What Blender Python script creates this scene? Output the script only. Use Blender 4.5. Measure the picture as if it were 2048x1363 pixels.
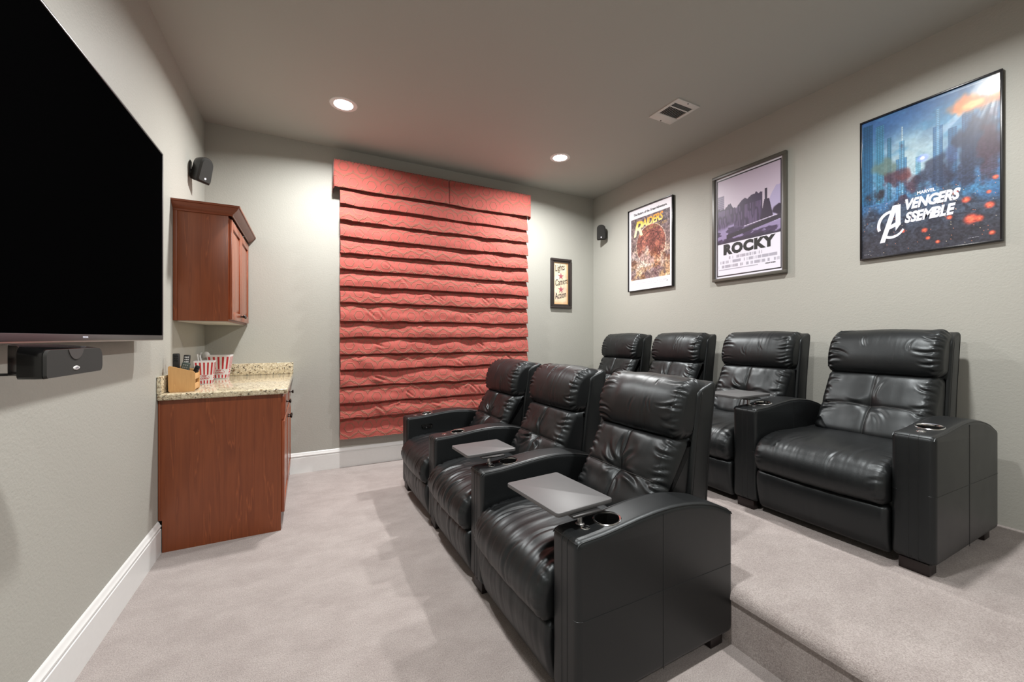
import bpy, bmesh, math, random
import numpy as np
from mathutils import Vector, Matrix
R = math.radians
C = bpy.context.scene.collection
for o in list(bpy.data.objects): bpy.data.objects.remove(o)

# ---------------------------------------------------------------- camera, world, exposure, lamps
XA, XC, YB, YK, H = -0.765, 3.341, 4.165, -2.35, 3.06      # left wall, right wall, far wall, back wall, ceiling
RISE, XR = 0.232, 1.535                                    # raised platform height and front edge
cam = bpy.data.objects.new('camera', bpy.data.cameras.new('camera')); C.objects.link(cam)
cam.location = (0, 0, 1.245); cam.rotation_euler = (R(90), 0, R(-27.2))
cam.data.sensor_width = 36; cam.data.lens = 36*798/2048
cam.data.shift_y = -(681.5-675)/2048*1.0
cam.data.clip_start = .02
bpy.context.scene.camera = cam
w = bpy.data.worlds.new('world'); bpy.context.scene.world = w; w.use_nodes = True
w.node_tree.nodes['Background'].inputs[0].default_value = (.5, .5, .5, 1); w.node_tree.nodes['Background'].inputs[1].default_value = .05
vs = bpy.context.scene.view_settings
vs.view_transform = 'Standard'; vs.look = 'None'; vs.gamma = 1; vs.exposure = 0.9; vs.use_curve_mapping = False
DL = [(0.253, 3.362), (2.27, 3.357), (0.253, 0.96), (2.27, 0.96), (0.253, -1.42), (2.27, -1.42)]
DLP = [27, 29, 23, 22, 10, 8]
for (x, y), p in zip(DL, DLP):
    l = bpy.data.lights.new('downlight_lamp', 'AREA'); l.shape = 'DISK'; l.size = .13; l.energy = p; l.color = (1, .985, .965)
    l.spread = R(160)
    lo = bpy.data.objects.new('downlight_lamp', l); C.objects.link(lo); lo.location = (x, y, H-.012)

# ---------------------------------------------------------------- helpers
def thing(name, label, cat, loc=(0,0,0), rotz=0, group=None):
    o = bpy.data.objects.new(name, None); C.objects.link(o); o.empty_display_size = .1
    o.location = loc; o.rotation_euler = (0, 0, rotz)
    return tag(o, label, cat, group)
def tag(o, label=None, cat=None, group=None, kind=None):
    if label: o['label'] = label
    if cat: o['category'] = cat
    if group: o['group'] = group
    if kind: o['kind'] = kind
    return o
class MB:
    def __init__(s): s.v = []; s.f = []; s.m = []
    def add(s, vs, fs, mi=0):
        b = len(s.v); s.v += [tuple(map(float, q)) for q in vs]; s.f += [tuple(b+i for i in f) for f in fs]; s.m += [mi]*len(fs)
    def bm(s, b, mi=0):
        b.verts.index_update(); s.add([v.co[:] for v in b.verts], [[v.index for v in f.verts] for f in b.faces], mi); b.free()
    def box(s, lo, hi, r=0, mi=0, seg=2, M=None):
        b = bmesh.new(); bmesh.ops.create_cube(b, size=1)
        lo = Vector(lo); hi = Vector(hi)
        for v in b.verts: v.co = Vector([(lo[i]+hi[i])/2+v.co[i]*(hi[i]-lo[i]) for i in range(3)])
        if r: bmesh.ops.bevel(b, geom=list(b.edges), offset=r, segments=seg, affect='EDGES', profile=.5)
        if M: bmesh.ops.transform(b, matrix=M, verts=b.verts)
        s.bm(b, mi)
    def cyl(s, p, q, r, r2=None, n=24, mi=0, cap=True):
        r2 = r if r2 is None else r2; p = Vector(p); q = Vector(q); d = (q-p).normalized()
        a = d.orthogonal().normalized(); b = d.cross(a)
        vs = []; 
        for i in range(n):
            t = 2*math.pi*i/n; o = a*math.cos(t)+b*math.sin(t); vs += [p+o*r, q+o*r2]
        fs = [(2*i, 2*((i+1)%n), 2*((i+1)%n)+1, 2*i+1) for i in range(n)]
        if cap: fs += [tuple(2*i for i in reversed(range(n))), tuple(2*i+1 for i in range(n))]
        s.add(vs, fs, mi)
    def lathe(s, prof, c=(0,0,0), n=40, mi=0, M=None):           # prof (r, z)
        vs = []; k = len(prof)
        for i in range(n):
            t = 2*math.pi*i/n
            for r, z in prof:
                q = Vector((r*math.cos(t), r*math.sin(t), z))
                vs.append((M @ q if M else q)+Vector(c))
        s.add(vs, [(i*k+j, ((i+1)%n)*k+j, ((i+1)%n)*k+j+1, i*k+j+1) for i in range(n) for j in range(k-1)], mi)
    def tube(s, pts, r, n=6, mi=0, closed=False):
        pts = [Vector(p) for p in pts]; N = len(pts); vs = []; up = None
        for i, p in enumerate(pts):
            d = (pts[(i+1) % N]-pts[i-1]) if closed else (pts[min(i+1, N-1)]-pts[max(i-1, 0)])
            d.normalize()
            if up is None: up = d.orthogonal().normalized()
            a = (up-d*up.dot(d)).normalized(); up = a; b = d.cross(a)
            vs += [p+(a*math.cos(2*math.pi*k/n)+b*math.sin(2*math.pi*k/n))*r for k in range(n)]
        M_ = N if closed else N-1
        fs = [(i*n+k, i*n+(k+1)%n, ((i+1)%N)*n+(k+1)%n, ((i+1)%N)*n+k) for i in range(M_) for k in range(n)]
        if not closed: fs += [tuple(reversed(range(n))), tuple((N-1)*n+k for k in range(n))]
        s.add(vs, fs, mi)
    def prism(s, poly, axis, a, b, mi=0):                        # poly 2d extruded along axis
        def P(q, t):
            return {'x': (t, q[0], q[1]), 'y': (q[0], t, q[1]), 'z': (q[0], q[1], t)}[axis]
        n = len(poly); vs = [P(q, a) for q in poly]+[P(q, b) for q in poly]
        s.add(vs, [tuple(range(n)), tuple(reversed(range(n, 2*n)))]+[(i, (i+1)%n, n+(i+1)%n, n+i) for i in range(n)], mi)
    def build(s, name, mats, parent=None, ang=35, fix=True):
        me = bpy.data.meshes.new(name); me.from_pydata(s.v, [], s.f); me.update()
        mats = mats if isinstance(mats, (list, tuple)) else [mats]
        for m in mats: me.materials.append(m)
        if len(mats) > 1: me.polygons.foreach_set('material_index', s.m)
        if fix:
            b = bmesh.new(); b.from_mesh(me); bmesh.ops.recalc_face_normals(b, faces=b.faces); b.to_mesh(me); b.free()
        me.polygons.foreach_set('use_smooth', [True]*len(me.polygons))
        if ang: me.set_sharp_from_angle(angle=R(ang))
        return link(name, me, parent)
def link(name, me, parent=None):
    o = bpy.data.objects.new(name, me); C.objects.link(o)
    if parent is not None: o.parent = parent
    return o
def copy_tree(o, parent=None):
    c = o.copy(); C.objects.link(c); c.parent = parent
    for ch in list(o.children): copy_tree(ch, c)
    return c
# smooth value noise, vectorised
def vnoise(x, y, seed=0):
    x = np.asarray(x, float); y = np.asarray(y, float)
    xi = np.floor(x).astype(np.int64); yi = np.floor(y).astype(np.int64); fx = x-xi; fy = y-yi
    fx = fx*fx*fx*(fx*(fx*6-15)+10); fy = fy*fy*fy*(fy*(fy*6-15)+10)
    def h(a, b):
        n = (a*374761393+b*668265263+seed*974634777) & 0x7fffffff
        n = ((n ^ (n >> 13))*1274126177) & 0x7fffffff
        return ((n ^ (n >> 16)) & 0xffff)/32767.5-1
    return (h(xi, yi)*(1-fx)+h(xi+1, yi)*fx)*(1-fy)+(h(xi, yi+1)*(1-fx)+h(xi+1, yi+1)*fx)*fy
def fbm(x, y, seed=0, o=4):
    return sum(vnoise(x*2**k, y*2**k, seed+k*7)/2**k for k in range(o))
def sstep(a, b, x):
    t = np.clip((x-a)/(b-a), 0, 1); return t*t*(3-2*t)

# ---------------------------------------------------------------- materials
def lin(r, g, b):
    f = lambda c: (c/255/12.92) if c/255 <= .04045 else ((c/255+.055)/1.055)**2.4
    return (f(r), f(g), f(b), 1)
class NT:
    def __init__(s, name):
        s.m = bpy.data.materials.new(name); s.m.use_nodes = True; s.t = s.m.node_tree; s.b = s.t.nodes['Principled BSDF']
    def n(s, ty, **kw):
        n = s.t.nodes.new('ShaderNode'+ty)
        for k, v in kw.items():
            if k.startswith('i_'): n.inputs[int(k[2:]) if k[2:].isdigit() else k[2:]].default_value = v
            else: setattr(n, k, v)
        return n
    def l(s, a, b): s.t.links.new(a, b)
    def set(s, **kw):
        for k, v in kw.items(): s.b.inputs[k.replace('_', ' ')].default_value = v
    def coord(s, which='Object', scale=(1,1,1), rot=(0,0,0)):
        c = s.n('TexCoord'); m = s.n('Mapping'); m.inputs['Scale'].default_value = scale; m.inputs['Rotation'].default_value = rot
        s.l(c.outputs[which], m.inputs[0]); return m.outputs[0]
    def noise(s, vec, scale, detail=3, rough=.5):
        n = s.n('TexNoise'); n.inputs['Scale'].default_value = scale; n.inputs['Detail'].default_value = detail; n.inputs['Roughness'].default_value = rough
        s.l(vec, n.inputs['Vector']); return n.outputs['Fac']
    def ramp(s, fac, stops, interp='LINEAR'):
        n = s.n('ValToRGB'); n.color_ramp.interpolation = interp; e = n.color_ramp.elements
        while len(e) < len(stops): e.new(.5)
        for q, (p, c) in zip(e, stops): q.position = p; q.color = c if len(c) == 4 else (*c, 1)
        s.l(fac, n.inputs[0]); return n.outputs[0]
    def mix(s, fac, a, b, mode='MIX'):
        n = s.n('Mix', data_type='RGBA', blend_type=mode)
        for k, v in ((0, fac), (6, a), (7, b)):
            if isinstance(v, (int, float)): n.inputs[k].default_value = v
            elif isinstance(v, tuple): n.inputs[k].default_value = v
            else: s.l(v, n.inputs[k])
        return n.outputs[2]
    def math(s, op, a, b=None, c=None, clamp=False):
        n = s.n('Math', operation=op); n.use_clamp = clamp
        for k, v in enumerate((a, b, c)):
            if v is None: continue
            if isinstance(v, (int, float)): n.inputs[k].default_value = v
            else: s.l(v, n.inputs[k])
        return n.outputs[0]
    def bump(s, h, strength=.3, dist=.002):
        n = s.n('Bump'); n.inputs['Strength'].default_value = strength; n.inputs['Distance'].default_value = dist
        s.l(h, n.inputs['Height']); s.l(n.outputs[0], s.b.inputs['Normal'])
def simple(name, col, rough=.5, metal=0, spec=.5, coat=0, emit=None, es=1):
    t = NT(name); v = t.coord('Object'); nz = t.noise(v, 40, 2)
    a = tuple(c*.94 for c in col[:3])+(1,); t.l(t.mix(nz, a, col), t.b.inputs['Base Color'])
    t.set(Roughness=rough, Metallic=metal, Specular_IOR_Level=spec, Coat_Weight=coat)
    if emit: t.set(Emission_Color=emit, Emission_Strength=es)
    return t.m
def mat_wall(name, col, bs=.35, rough=.55):
    t = NT(name); v = t.coord('Object')
    n1 = t.noise(v, 2.2, 3); n2 = t.noise(v, 95, 3, .6)
    t.l(t.mix(n1, tuple(c*.97 for c in col[:3])+(1,), col), t.b.inputs['Base Color'])
    t.set(Roughness=rough, Specular_IOR_Level=.3); t.bump(n2, bs, .004); return t.m
def mat_carpet():
    t = NT('carpet_pile'); v = t.coord('Object')
    fine = t.noise(v, 210, 4, .75); mid = t.noise(v, 40, 4, .7)
    patch = t.noise(t.coord('Object', (1, 1.6, 1), (0, 0, .5)), 4.5, 6, .7)
    c = t.mix(t.ramp(patch, [(.38, (0,0,0)), (.62, (1,1,1))]), lin(196, 186, 182), lin(214, 205, 201))
    c = t.mix(t.ramp(fine, [(.3, (0,0,0)), (.62, (1,1,1))]), t.mix(1, c, (.47, .43, .41, 1), 'MULTIPLY'), c)
    c = t.mix(t.math('MULTIPLY', mid, .25), c, lin(158, 142, 140))
    t.l(c, t.b.inputs['Base Color']); t.set(Roughness=.95, Specular_IOR_Level=.1, Sheen_Weight=.25, Sheen_Roughness=.5)
    t.bump(t.math('ADD', fine, t.math('MULTIPLY', mid, .8)), .8, .012); return t.m
def mat_leather():
    t = NT('black_leather'); v = t.coord('Object')
    n1 = t.noise(v, 260, 2); n2 = t.noise(v, 6, 4, .6)
    vo = t.n('TexVoronoi'); vo.inputs['Scale'].default_value = 420; t.l(v, vo.inputs['Vector'])
    t.l(t.mix(n2, (.0045, .0050, .0054, 1), (.0085, .0092, .0098, 1)), t.b.inputs['Base Color'])
    t.l(t.math('ADD', t.math('MULTIPLY', n2, .12), .335), t.b.inputs['Roughness'])
    t.set(Specular_IOR_Level=.5, Specular_Tint=(.90, .97, 1, 1))
    t.bump(t.math('ADD', vo.outputs['Distance'], n1), .16, .0009); return t.m
def mat_wood(name, dark, light, scale=1.0, rough=.4, axis='z', coat=.08):
    t = NT(name)
    sc = {'z': (4.6, 4.6, .26), 'y': (4.6, .26, 4.6), 'x': (.26, 4.6, 4.6)}[axis]
    v = t.coord('Object', tuple(q*scale for q in sc))
    n = t.noise(v, 1.0, 5, .55)
    rings = t.math('FRACT', t.math('MULTIPLY', n, 12.0))
    rr = t.ramp(rings, [(0, (.0,)*3), (.07, (.75,)*3), (.5, (.5,)*3), (.93, (.9,)*3), (1, (.3,)*3)])
    fine = t.noise(t.coord('Object', tuple(q*scale*14 for q in sc)), 1, 2)
    c = t.mix(t.math('SUBTRACT', 1, rr), dark, light)
    c = t.mix(t.math('MULTIPLY', fine, .35), c, dark)
    blot = t.noise(t.coord('Object'), 3.0, 2); c = t.mix(t.math('MULTIPLY', blot, .4), c, light)
    t.l(c, t.b.inputs['Base Color']); t.set(Roughness=rough, Coat_Weight=coat, Coat_Roughness=.2); return t.m
def mat_granite():
    t = NT('speckled_granite'); v = t.coord('Object')
    a = t.noise(v, 42, 5, .75); b = t.noise(v, 95, 4, .7); c3 = t.noise(v, 14, 3)
    base = t.mix(c3, lin(206, 193, 162), lin(180, 166, 140))
    base = t.mix(t.ramp(b, [(.5, (0,0,0)), (.6, (1,1,1))]), base, lin(226, 216, 190))
    base = t.mix(t.ramp(a, [(.56, (0,0,0)), (.61, (1,1,1))]), base, lin(120, 96, 70))
    sp = t.noise(t.coord('Object', (1, 1, 1), (.3, .8, .2)), 55, 5, .8)
    base = t.mix(t.ramp(sp, [(.565, (0,0,0)), (.60, (1,1,1))]), base, lin(28, 26, 28))
    t.l(base, t.b.inputs['Base Color']); t.set(Roughness=.09, Specular_IOR_Level=.55); return t.m
def mat_fabric():
    t = NT('coral_trellis_fabric'); uv = t.n('UVMap').outputs[0]
    a = .165; b = a*math.sqrt(3)
    def lat(ox, oy):
        vm = t.n('VectorMath', operation='ADD'); vm.inputs[1].default_value = (ox, oy, 0); t.l(uv, vm.inputs[0])
        wr = t.n('VectorMath', operation='WRAP'); wr.inputs[1].default_value = (a/2, b/2, 1); wr.inputs[2].default_value = (-a/2, -b/2, -1)
        t.l(vm.outputs[0], wr.inputs[0]); s = t.n('SeparateXYZ'); t.l(wr.outputs[0], s.inputs[0])
        x = t.math('ABSOLUTE', s.outputs[0]); y = t.math('ABSOLUTE', s.outputs[1])
        hx = t.math('MAXIMUM', y, t.math('ADD', t.math('MULTIPLY', y, .5), t.math('MULTIPLY', x, .866)))
        ln = t.n('VectorMath', operation='LENGTH'); t.l(wr.outputs[0], ln.inputs[0]); rd = ln.outputs['Value']
        def ring(d, r, w): return t.math('SUBTRACT', 1, t.math('DIVIDE', t.math('ABSOLUTE', t.math('SUBTRACT', d, r)), w), clamp=True)
        return t.math('MAXIMUM', ring(hx, .040, .0055), ring(rd, .088, .0058))
    m = t.math('MAXIMUM', lat(0, 0), lat(a/2, b/2))
    m = t.math('MULTIPLY', m, 1.6, clamp=True)
    weave = t.noise(t.coord('Object', (1, 1, 1)), 900, 1)
    base = t.mix(weave, lin(160, 74, 66), lin(176, 85, 76))
    t.l(t.mix(t.math('MULTIPLY', m, .8), base, lin(138, 97, 77)), t.b.inputs['Base Color'])
    t.set(Roughness=.72, Sheen_Weight=.25, Specular_IOR_Level=.3); t.bump(t.math('ADD', m, t.math('MULTIPLY', weave, .2)), .8, .004); return t.m
def mat_art(name, rough=.38, coat=.35):
    t = NT(name); a = t.n('Attribute', attribute_name='Col'); t.l(a.outputs['Color'], t.b.inputs['Base Color'])
    t.set(Roughness=rough, Coat_Weight=coat, Coat_Roughness=.06); return t.m
M = dict(
    wall=mat_wall('taupe_wall_paint', (.43, .43, .39, 1)), ceil=mat_wall('ceiling_paint', (.45, .458, .42, 1), .12, .7),
    trim=simple('white_gloss_paint', (.80, .81, .80, 1), .3), carpet=mat_carpet(), leather=mat_leather(),
    seam=simple('seam_thread', (.006, .006, .006, 1), .6), cherry=mat_wood('cherry_panel', lin(94, 40, 16), lin(150, 80, 42)),
    cherryd=mat_wood('cherry_door_lit', lin(120, 56, 32), lin(168, 92, 58), rough=.25),  # same cherry, paler: glare on the light-facing fronts is mixed into the colour
    cherryx=mat_wood('cherry_moulding', lin(88, 36, 14), lin(146, 72, 36), axis='x'),
    granite=mat_granite(), fabric=mat_fabric(), maple=mat_wood('light_maple', lin(196, 144, 88), lin(230, 186, 126), 2.0, .4, coat=.1),
    blackm=simple('black_plastic', (.012, .012, .012, 1), .38), blackg=simple('gloss_black', (.006, .006, .006, 1), .18),
    screen=simple('dark_screen', (.0012, .0012, .0013, 1), .8, spec=0), bezel=simple('tv_bezel', (.045, .04, .045, 1), .3, spec=.6),
    chrome=simple('chrome', (.75, .75, .75, 1), .15, metal=1), nickel=simple('brushed_steel', (.55, .55, .55, 1), .3, metal=1),
    bronze=simple('dark_bronze', (.03, .022, .02, 1), .3, metal=.6), grille=simple('speaker_cloth', (.022, .022, .02, 1), .85),
    greyc=simple('tweeter_dome', (.055, .052, .05, 1), .7), white=simple('white_plastic', (.8, .8, .78, 1), .4),
    tray=simple('charcoal_laminate', (.10, .10, .102, 1), .45), melamine=simple('pale_melamine', (.66, .63, .57, 1), .4),
    vent=simple('white_vent_enamel', (.72, .71, .67, 1), .4), ventd=simple('vent_shadow_box', (.02, .02, .018, 1), .9),
    lining=simple('plum_lining', (.10, .035, .05, 1), .8), oliveframe=simple('olive_grey_frame', (.085, .08, .066, 1), .38, spec=.6),
    blackframe=simple('black_frame', (.012, .012, .014, 1), .25), brownframe=simple('dark_brown_frame', (.035, .028, .026, 1), .35),
    gold=simple('gold_liner', (.45, .28, .13, 1), .4), ink=simple('black_ink', (.01, .01, .01, 1), .5), pwhite=simple('poster_white', (.85, .85, .9, 1), .3, coat=.5),
    inkgrey=simple('grey_ink', (.35, .34, .38, 1), .5), red=simple('red_print', (.55, .03, .04, 1), .5), art=mat_art('poster_print'), artm=mat_art('matte_print', .6, 0),
    rgrad=None, box=simple('box_card', (.86, .84, .86, 1), .45), lens=simple('lit_lens', (1, 1, 1, 1), .5, emit=(1, .97, .92, 1), es=14), cord=simple('grey_keys', (.25, .27, .25, 1), .5),
    footm=simple('dark_mahogany_foot', (.010, .005, .0045, 1), .4), silver=simple('silver_print', (.78, .80, .90, 1), .3))

# ---------------------------------------------------------------- room shell
def plane_box(name, lo, hi, m):
    b = MB(); b.box(lo, hi); return tag(b.build(name, m), kind='structure')
T = .12
plane_box('wall_left', (XA-T, YK-T, 0), (XA, YB+T, H), M['wall'])
plane_box('wall_far', (XA, YB, 0), (XC, YB+T, H), M['wall'])
plane_box('wall_right', (XC, YK-T, 0), (XC+T, YB+T, H), M['wall'])
plane_box('wall_back', (XA, YK-T, 0), (XC, YK, H), M['wall'])
plane_box('ceiling', (XA-T, YK-T, H), (XC+T, YB+T, H+T), M['ceil'])
b = MB()
pr = [(XA-T, -.1), (XA-T, 0), (XR, 0), (XR, RISE-.055)]
for i in range(9):
    a = R(90)*i/8; pr.append((XR-.012+.045*(1-math.cos(a)), RISE-.045+.045*math.sin(a)))
pr += [(XC+T, RISE), (XC+T, -.1)]
b.prism(pr, 'y', YK-T, YB+T)
tag(b.build('floor', M['carpet'], ang=50), kind='structure')
bp = [(0, 0), (.016, 0), (.016, .140), (.010, .143), (.010, .150), (.016, .153), (.016, .160), (.009, .168), (.008, .176), (.003, .183), (0, .186)]
b = MB(); b.prism([(XA+p, z) for p, z in bp], 'y', YK, 2.98); tag(b.build('baseboard_left', M['trim']), kind='structure')
b = MB(); b.prism([(YB-p, z) for p, z in bp], 'x', -.14, XR-.012); tag(b.build('baseboard_far', M['trim']), kind='structure')

# ---------------------------------------------------------------- downlights
names = ['left of the two lit downlights beside the far wall above the red shade', 'right of the two lit downlights beside the far wall, nearest the right corner',
         'round white recessed downlight in the ceiling nearest the television', 'round white recessed downlight in the ceiling nearest the largest poster',
         'round white recessed downlight at the back of the room on the television side', 'round white recessed downlight at the back of the room on the poster side']
for i, (x, y) in enumerate(DL):
    t = thing('recessed_downlight', names[i], 'ceiling light', (x, y, H), group='recessed ceiling downlights')
    if i == 0:
        b = MB(); b.lathe([(.068, -.001), (.070, -.004), (.092, -.006), (.100, -.003), (.102, 0)], n=48); tr = b.build('trim_ring', M['white'], t)
        b = MB(); b.cyl((0, 0, -.001), (0, 0, -.004), .069, n=40); le = b.build('lens', M['lens'], t)
    else:
        link('trim_ring', tr.data, t); link('lens', le.data, t)

# ---------------------------------------------------------------- air vent
t = thing('air_vent', 'white metal supply air vent with dark slats in the ceiling', 'air vent', (2.62, 2.255, H))
b = MB(); hx, hy = .122, .146
ox0, ox1, oy0, oy1 = -.096, .096, -.118, .100
for lo, hi in (((-hx, -hy, -.008), (hx, oy0+.02, 0)), ((-hx, oy1-.04, -.008), (hx, hy, 0)), ((-hx, oy0+.02, -.008), (ox0, oy1-.04, 0)), ((ox1, oy0+.02, -.008), (hx, oy1-.04, 0)), ((ox0, -.055, -.008), (ox1, -.043, 0))):
    b.box(lo, hi, .002)
b.build('vent_frame', M['vent'], t)
b = MB(); b.box((ox0-.01, oy0, -.002), (ox1+.01, oy1-.03, -.0005)); b.build('vent_backing', M['ventd'], t)
for k in range(5):
    y = -.094+k*.0095
    b = MB(); b.box((ox0, y-.0007, -.006), (ox1, y+.0007, -.002)); b.build('slat', M['nickel'], t)
for k in range(9):
    x = ox0+.016+k*.020
    b = MB(); b.box((x-.0010, -.043, -.006), (x+.0010, oy1-.04, -.002)); b.build('slat', M['nickel'], t)
for sy in (-1, 1):
    b = MB(); b.cyl((0, sy*.134, -.0105), (0, sy*.134, -.008), .005, n=12); b.build('screw', M['bronze'], t)

# ---------------------------------------------------------------- text helper
def text(name, body, size, M4, mat, parent, shear=0, off=0, ext=.0006, ax='CENTER', sx=1, sp=1, sy=1):
    cu = bpy.data.curves.new(name, 'FONT'); cu.body = body; cu.size = size; cu.shear = shear; cu.offset = off; cu.extrude = ext; cu.align_x = ax
    cu.space_character = sp; cu.resolution_u = 3
    o = bpy.data.objects.new(name, cu); C.objects.link(o)
    dg = bpy.context.evaluated_depsgraph_get(); me = bpy.data.meshes.new_from_object(o.evaluated_get(dg)); bpy.data.objects.remove(o)
    me.transform(Matrix.Diagonal((sx, sy, 1, 1))); me.transform(M4)
    me.materials.clear(); me.materials.append(mat)
    return link(name, me, parent)
def basis(o, ux, uy):            # text x axis ux, y axis uy
    ux = Vector(ux); uy = Vector(uy); n = ux.cross(uy)
    m = Matrix((ux, uy, n)).transposed().to_4x4(); m.translation = Vector(o); return m

# ---------------------------------------------------------------- television and speakers on the left wall
TVX = -.665
t = thing('television', 'large black flat television mounted on the left wall', 'television', (XA, 1.84, 1.235))
y0, y1, z0, z1 = -.838, .838, 0, .965; dx = TVX-XA
b = MB(); b.box((dx-.035, y0+.004, z0+.004), (dx-.006, y1-.004, z1-.004), .004); b.build('back_shell', M['blackm'], t)
b = MB()
b.box((dx-.022, y0, z1-.009), (dx, y1, z1), .002); b.box((dx-.022, y0, z0), (dx, y1, z0+.022), .002)
b.box((dx-.022, y0, z0+.022), (dx, y0+.010, z1-.009), .002); b.box((dx-.022, y1-.010, z0+.022), (dx, y1, z1-.009), .002)
b.build('bezel', M['bezel'], t)
b = MB(); b.box((dx-.006, y0+.010, z0+.022), (dx-.003, y1-.010, z1-.009)); b.build('screen', M['screen'], t)
b = MB(); b.box((dx-.024, y0+.002, z0-.004), (dx-.002, y1-.002, z0)); b.build('bottom_strip', M['nickel'], t)
b = MB(); b.box((0, -.22, .28), (.02, .22, .66)); b.box((.02, -.16, .3), (dx-.035, -.12, .64)); b.box((.02, .12, .3), (dx-.035, .16, .64)); b.build('wall_mount', M['blackm'], t)
text('brand_lettering', 'INSIGNIA', .0085, basis((dx+.0004, 0.016, .009), (0, 1, 0), (0, 0, 1)), M['silver'], t)

t = thing('centre_speaker', 'black wedge-shaped centre speaker with white oval badge below the television', 'speaker', (XA, 1.41, 1.152))
fx = .24                                     # front face offset from wall
b = MB()
prof = []                                    # rounded front face outline (y,z)
hw, hh, rr = .142, .066, .016
for cx_, cz_, a0 in ((hw-rr, rr, -90), (hw-rr*1.6, hh-rr*1.6, 0), (-hw+rr, hh-rr, 90), (-hw+rr*.5, rr*.5, 180)):
    q = rr*1.6 if (cx_ > 0 and cz_ > .02) else (rr*.5 if (cx_ < 0 and cz_ < .02) else rr)
    for i in range(7): a = R(a0+15*i); prof.append((cx_+q*math.cos(a), cz_+q*math.sin(a)))
n = len(prof)
secs = [(fx, -.142, .142, 1), (fx-.012, -.143, .143, 1.03), (fx-.045, -.128, .132, 1.10), (fx-.07, -.07, .118, 1.14), (fx-.10, -.005, .10, 1.16), (fx-.13, .03, .085, 1.17)]
vs_ = []
for xx, ya, yb, sz in secs: vs_ += [(xx, ya+(p+.142)/.284*(yb-ya), z*sz) for p, z in prof]
fs_ = [(k*n+i, k*n+(i+1)%n, (k+1)*n+(i+1)%n, (k+1)*n+i) for k in range(len(secs)-1) for i in range(n)]
fs_ += [tuple(range(n)), tuple((len(secs)-1)*n+i for i in reversed(range(n)))]
b.add(vs_, fs_); b.build('cabinet_body', M['blackg'], t)
b = MB(); b.add([(fx+.0005, p*.985, .0+z*.985) for p, z in prof]+[(fx+.006, p*.965, .001+z*.96) for p, z in prof],
                [(i, (i+1)%n, n+(i+1)%n, n+i) for i in range(n)]+[tuple(n+i for i in range(n))]); gr = b.build('grille', M['grille'], t)
b = MB(); pz = [(.04*math.cos(R(a)), .079+.04*math.sin(R(a))) for a in range(198, 343, 6)]; pz = [p for p in pz if p[1] < .0645]
pz = [(pz[0][0], .0645)]+pz+[(pz[-1][0], .0645)]
b.prism([(p[0]-.01, p[1]) for p in pz], 'x', fx+.004, fx+.0075); b.build('tweeter_dome', M['greyc'], gr)
b = MB(); b.lathe([(0, .0015), (.9, .0015), (1, 0)], (0, 0, 0), M=None)
b.v = [(fx+.006+v[2]*.8, v[0]*.0155-.008, .0175+v[1]*.0052) for v in b.v]; bd = b.build('badge', M['white'], t)
text('badge_lettering', 'polk', .009, basis((fx+.0076, -.008, .0152), (0, 1, 0), (0, 0, 1)), M['inkgrey'], bd)
b = MB(); b.box((0, .10, -.006), (.13, .13, .0), .002); b.box((0, .095, -.03), (.006, .135, .04), .002); b.build('shelf_bracket', M['blackm'], t)

def satellite(label, loc, rz, tilt):
    t = thing('satellite_speaker', label, 'speaker', loc, rz, 'small surround speakers near the far corners')
    # local: wall at x=0, faces +x
    b = MB()
    pts = []
    for i in range(13):
        a = R(180-15*i); pts.append((.052*math.cos(a), .055+.045*math.sin(a)))
    pts = pts+[(.058, -.07), (.05, -.085), (-.05, -.085), (-.058, -.07)]
    n = len(pts); secs = [(.035, .6, .75), (.05, .8, .9), (.085, .97, .98), (.115, 1, 1)]
    vs_ = []
    for xx, sy, sz in secs: vs_ += [(xx, p*sy, z*sz) for p, z in pts]
    b.add(vs_, [(k*n+i, k*n+(i+1)%n, (k+1)*n+(i+1)%n, (k+1)*n+i) for k in range(3) for i in range(n)]+[tuple(range(n)), tuple(3*n+i for i in range(n))])
    rot = Matrix.Translation((.03, 0, 0)) @ Matrix.Rotation(tilt, 4, 'Z') @ Matrix.Rotation(R(14), 4, 'Y') @ Matrix.Translation((-.03, 0, 0))
    b.v = [tuple(rot @ Vector(v)) for v in b.v]; b.build('speaker_body', M['blackm'], t)
    g = MB(); g.add([(.1155, p*.97, z*.97) for p, z in pts]+[(.128, p*.82, z*.86) for p, z in pts], [(i, (i+1)%n, n+(i+1)%n, n+i) for i in range(n)]+[tuple(n+i for i in range(n))])
    g.v = [tuple(rot @ Vector(v)) for v in g.v]; gg = g.build('grille', M['grille'], t)
    g = MB(); g.cyl((.1275, 0, -.052), (.1292, 0, -.052), .008, n=16); g.v = [tuple(rot @ Vector(v)) for v in g.v]; g.build('badge', M['silver'], gg)
    g = MB(); g.box((0, -.022, -.06), (.006, .022, .06), .002); g.cyl((.004, 0, -.01), (.045, 0, -.005), .009); g.build('wall_bracket', M['blackm'], t)
satellite('small black tilted speaker on the left wall above the wooden wall cabinet', (XA, 3.70, 2.49), 0, R(-35))
satellite('small black speaker on the right wall between the far corner and the posters', (XC, 3.95, 2.565), math.pi, R(40))

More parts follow.
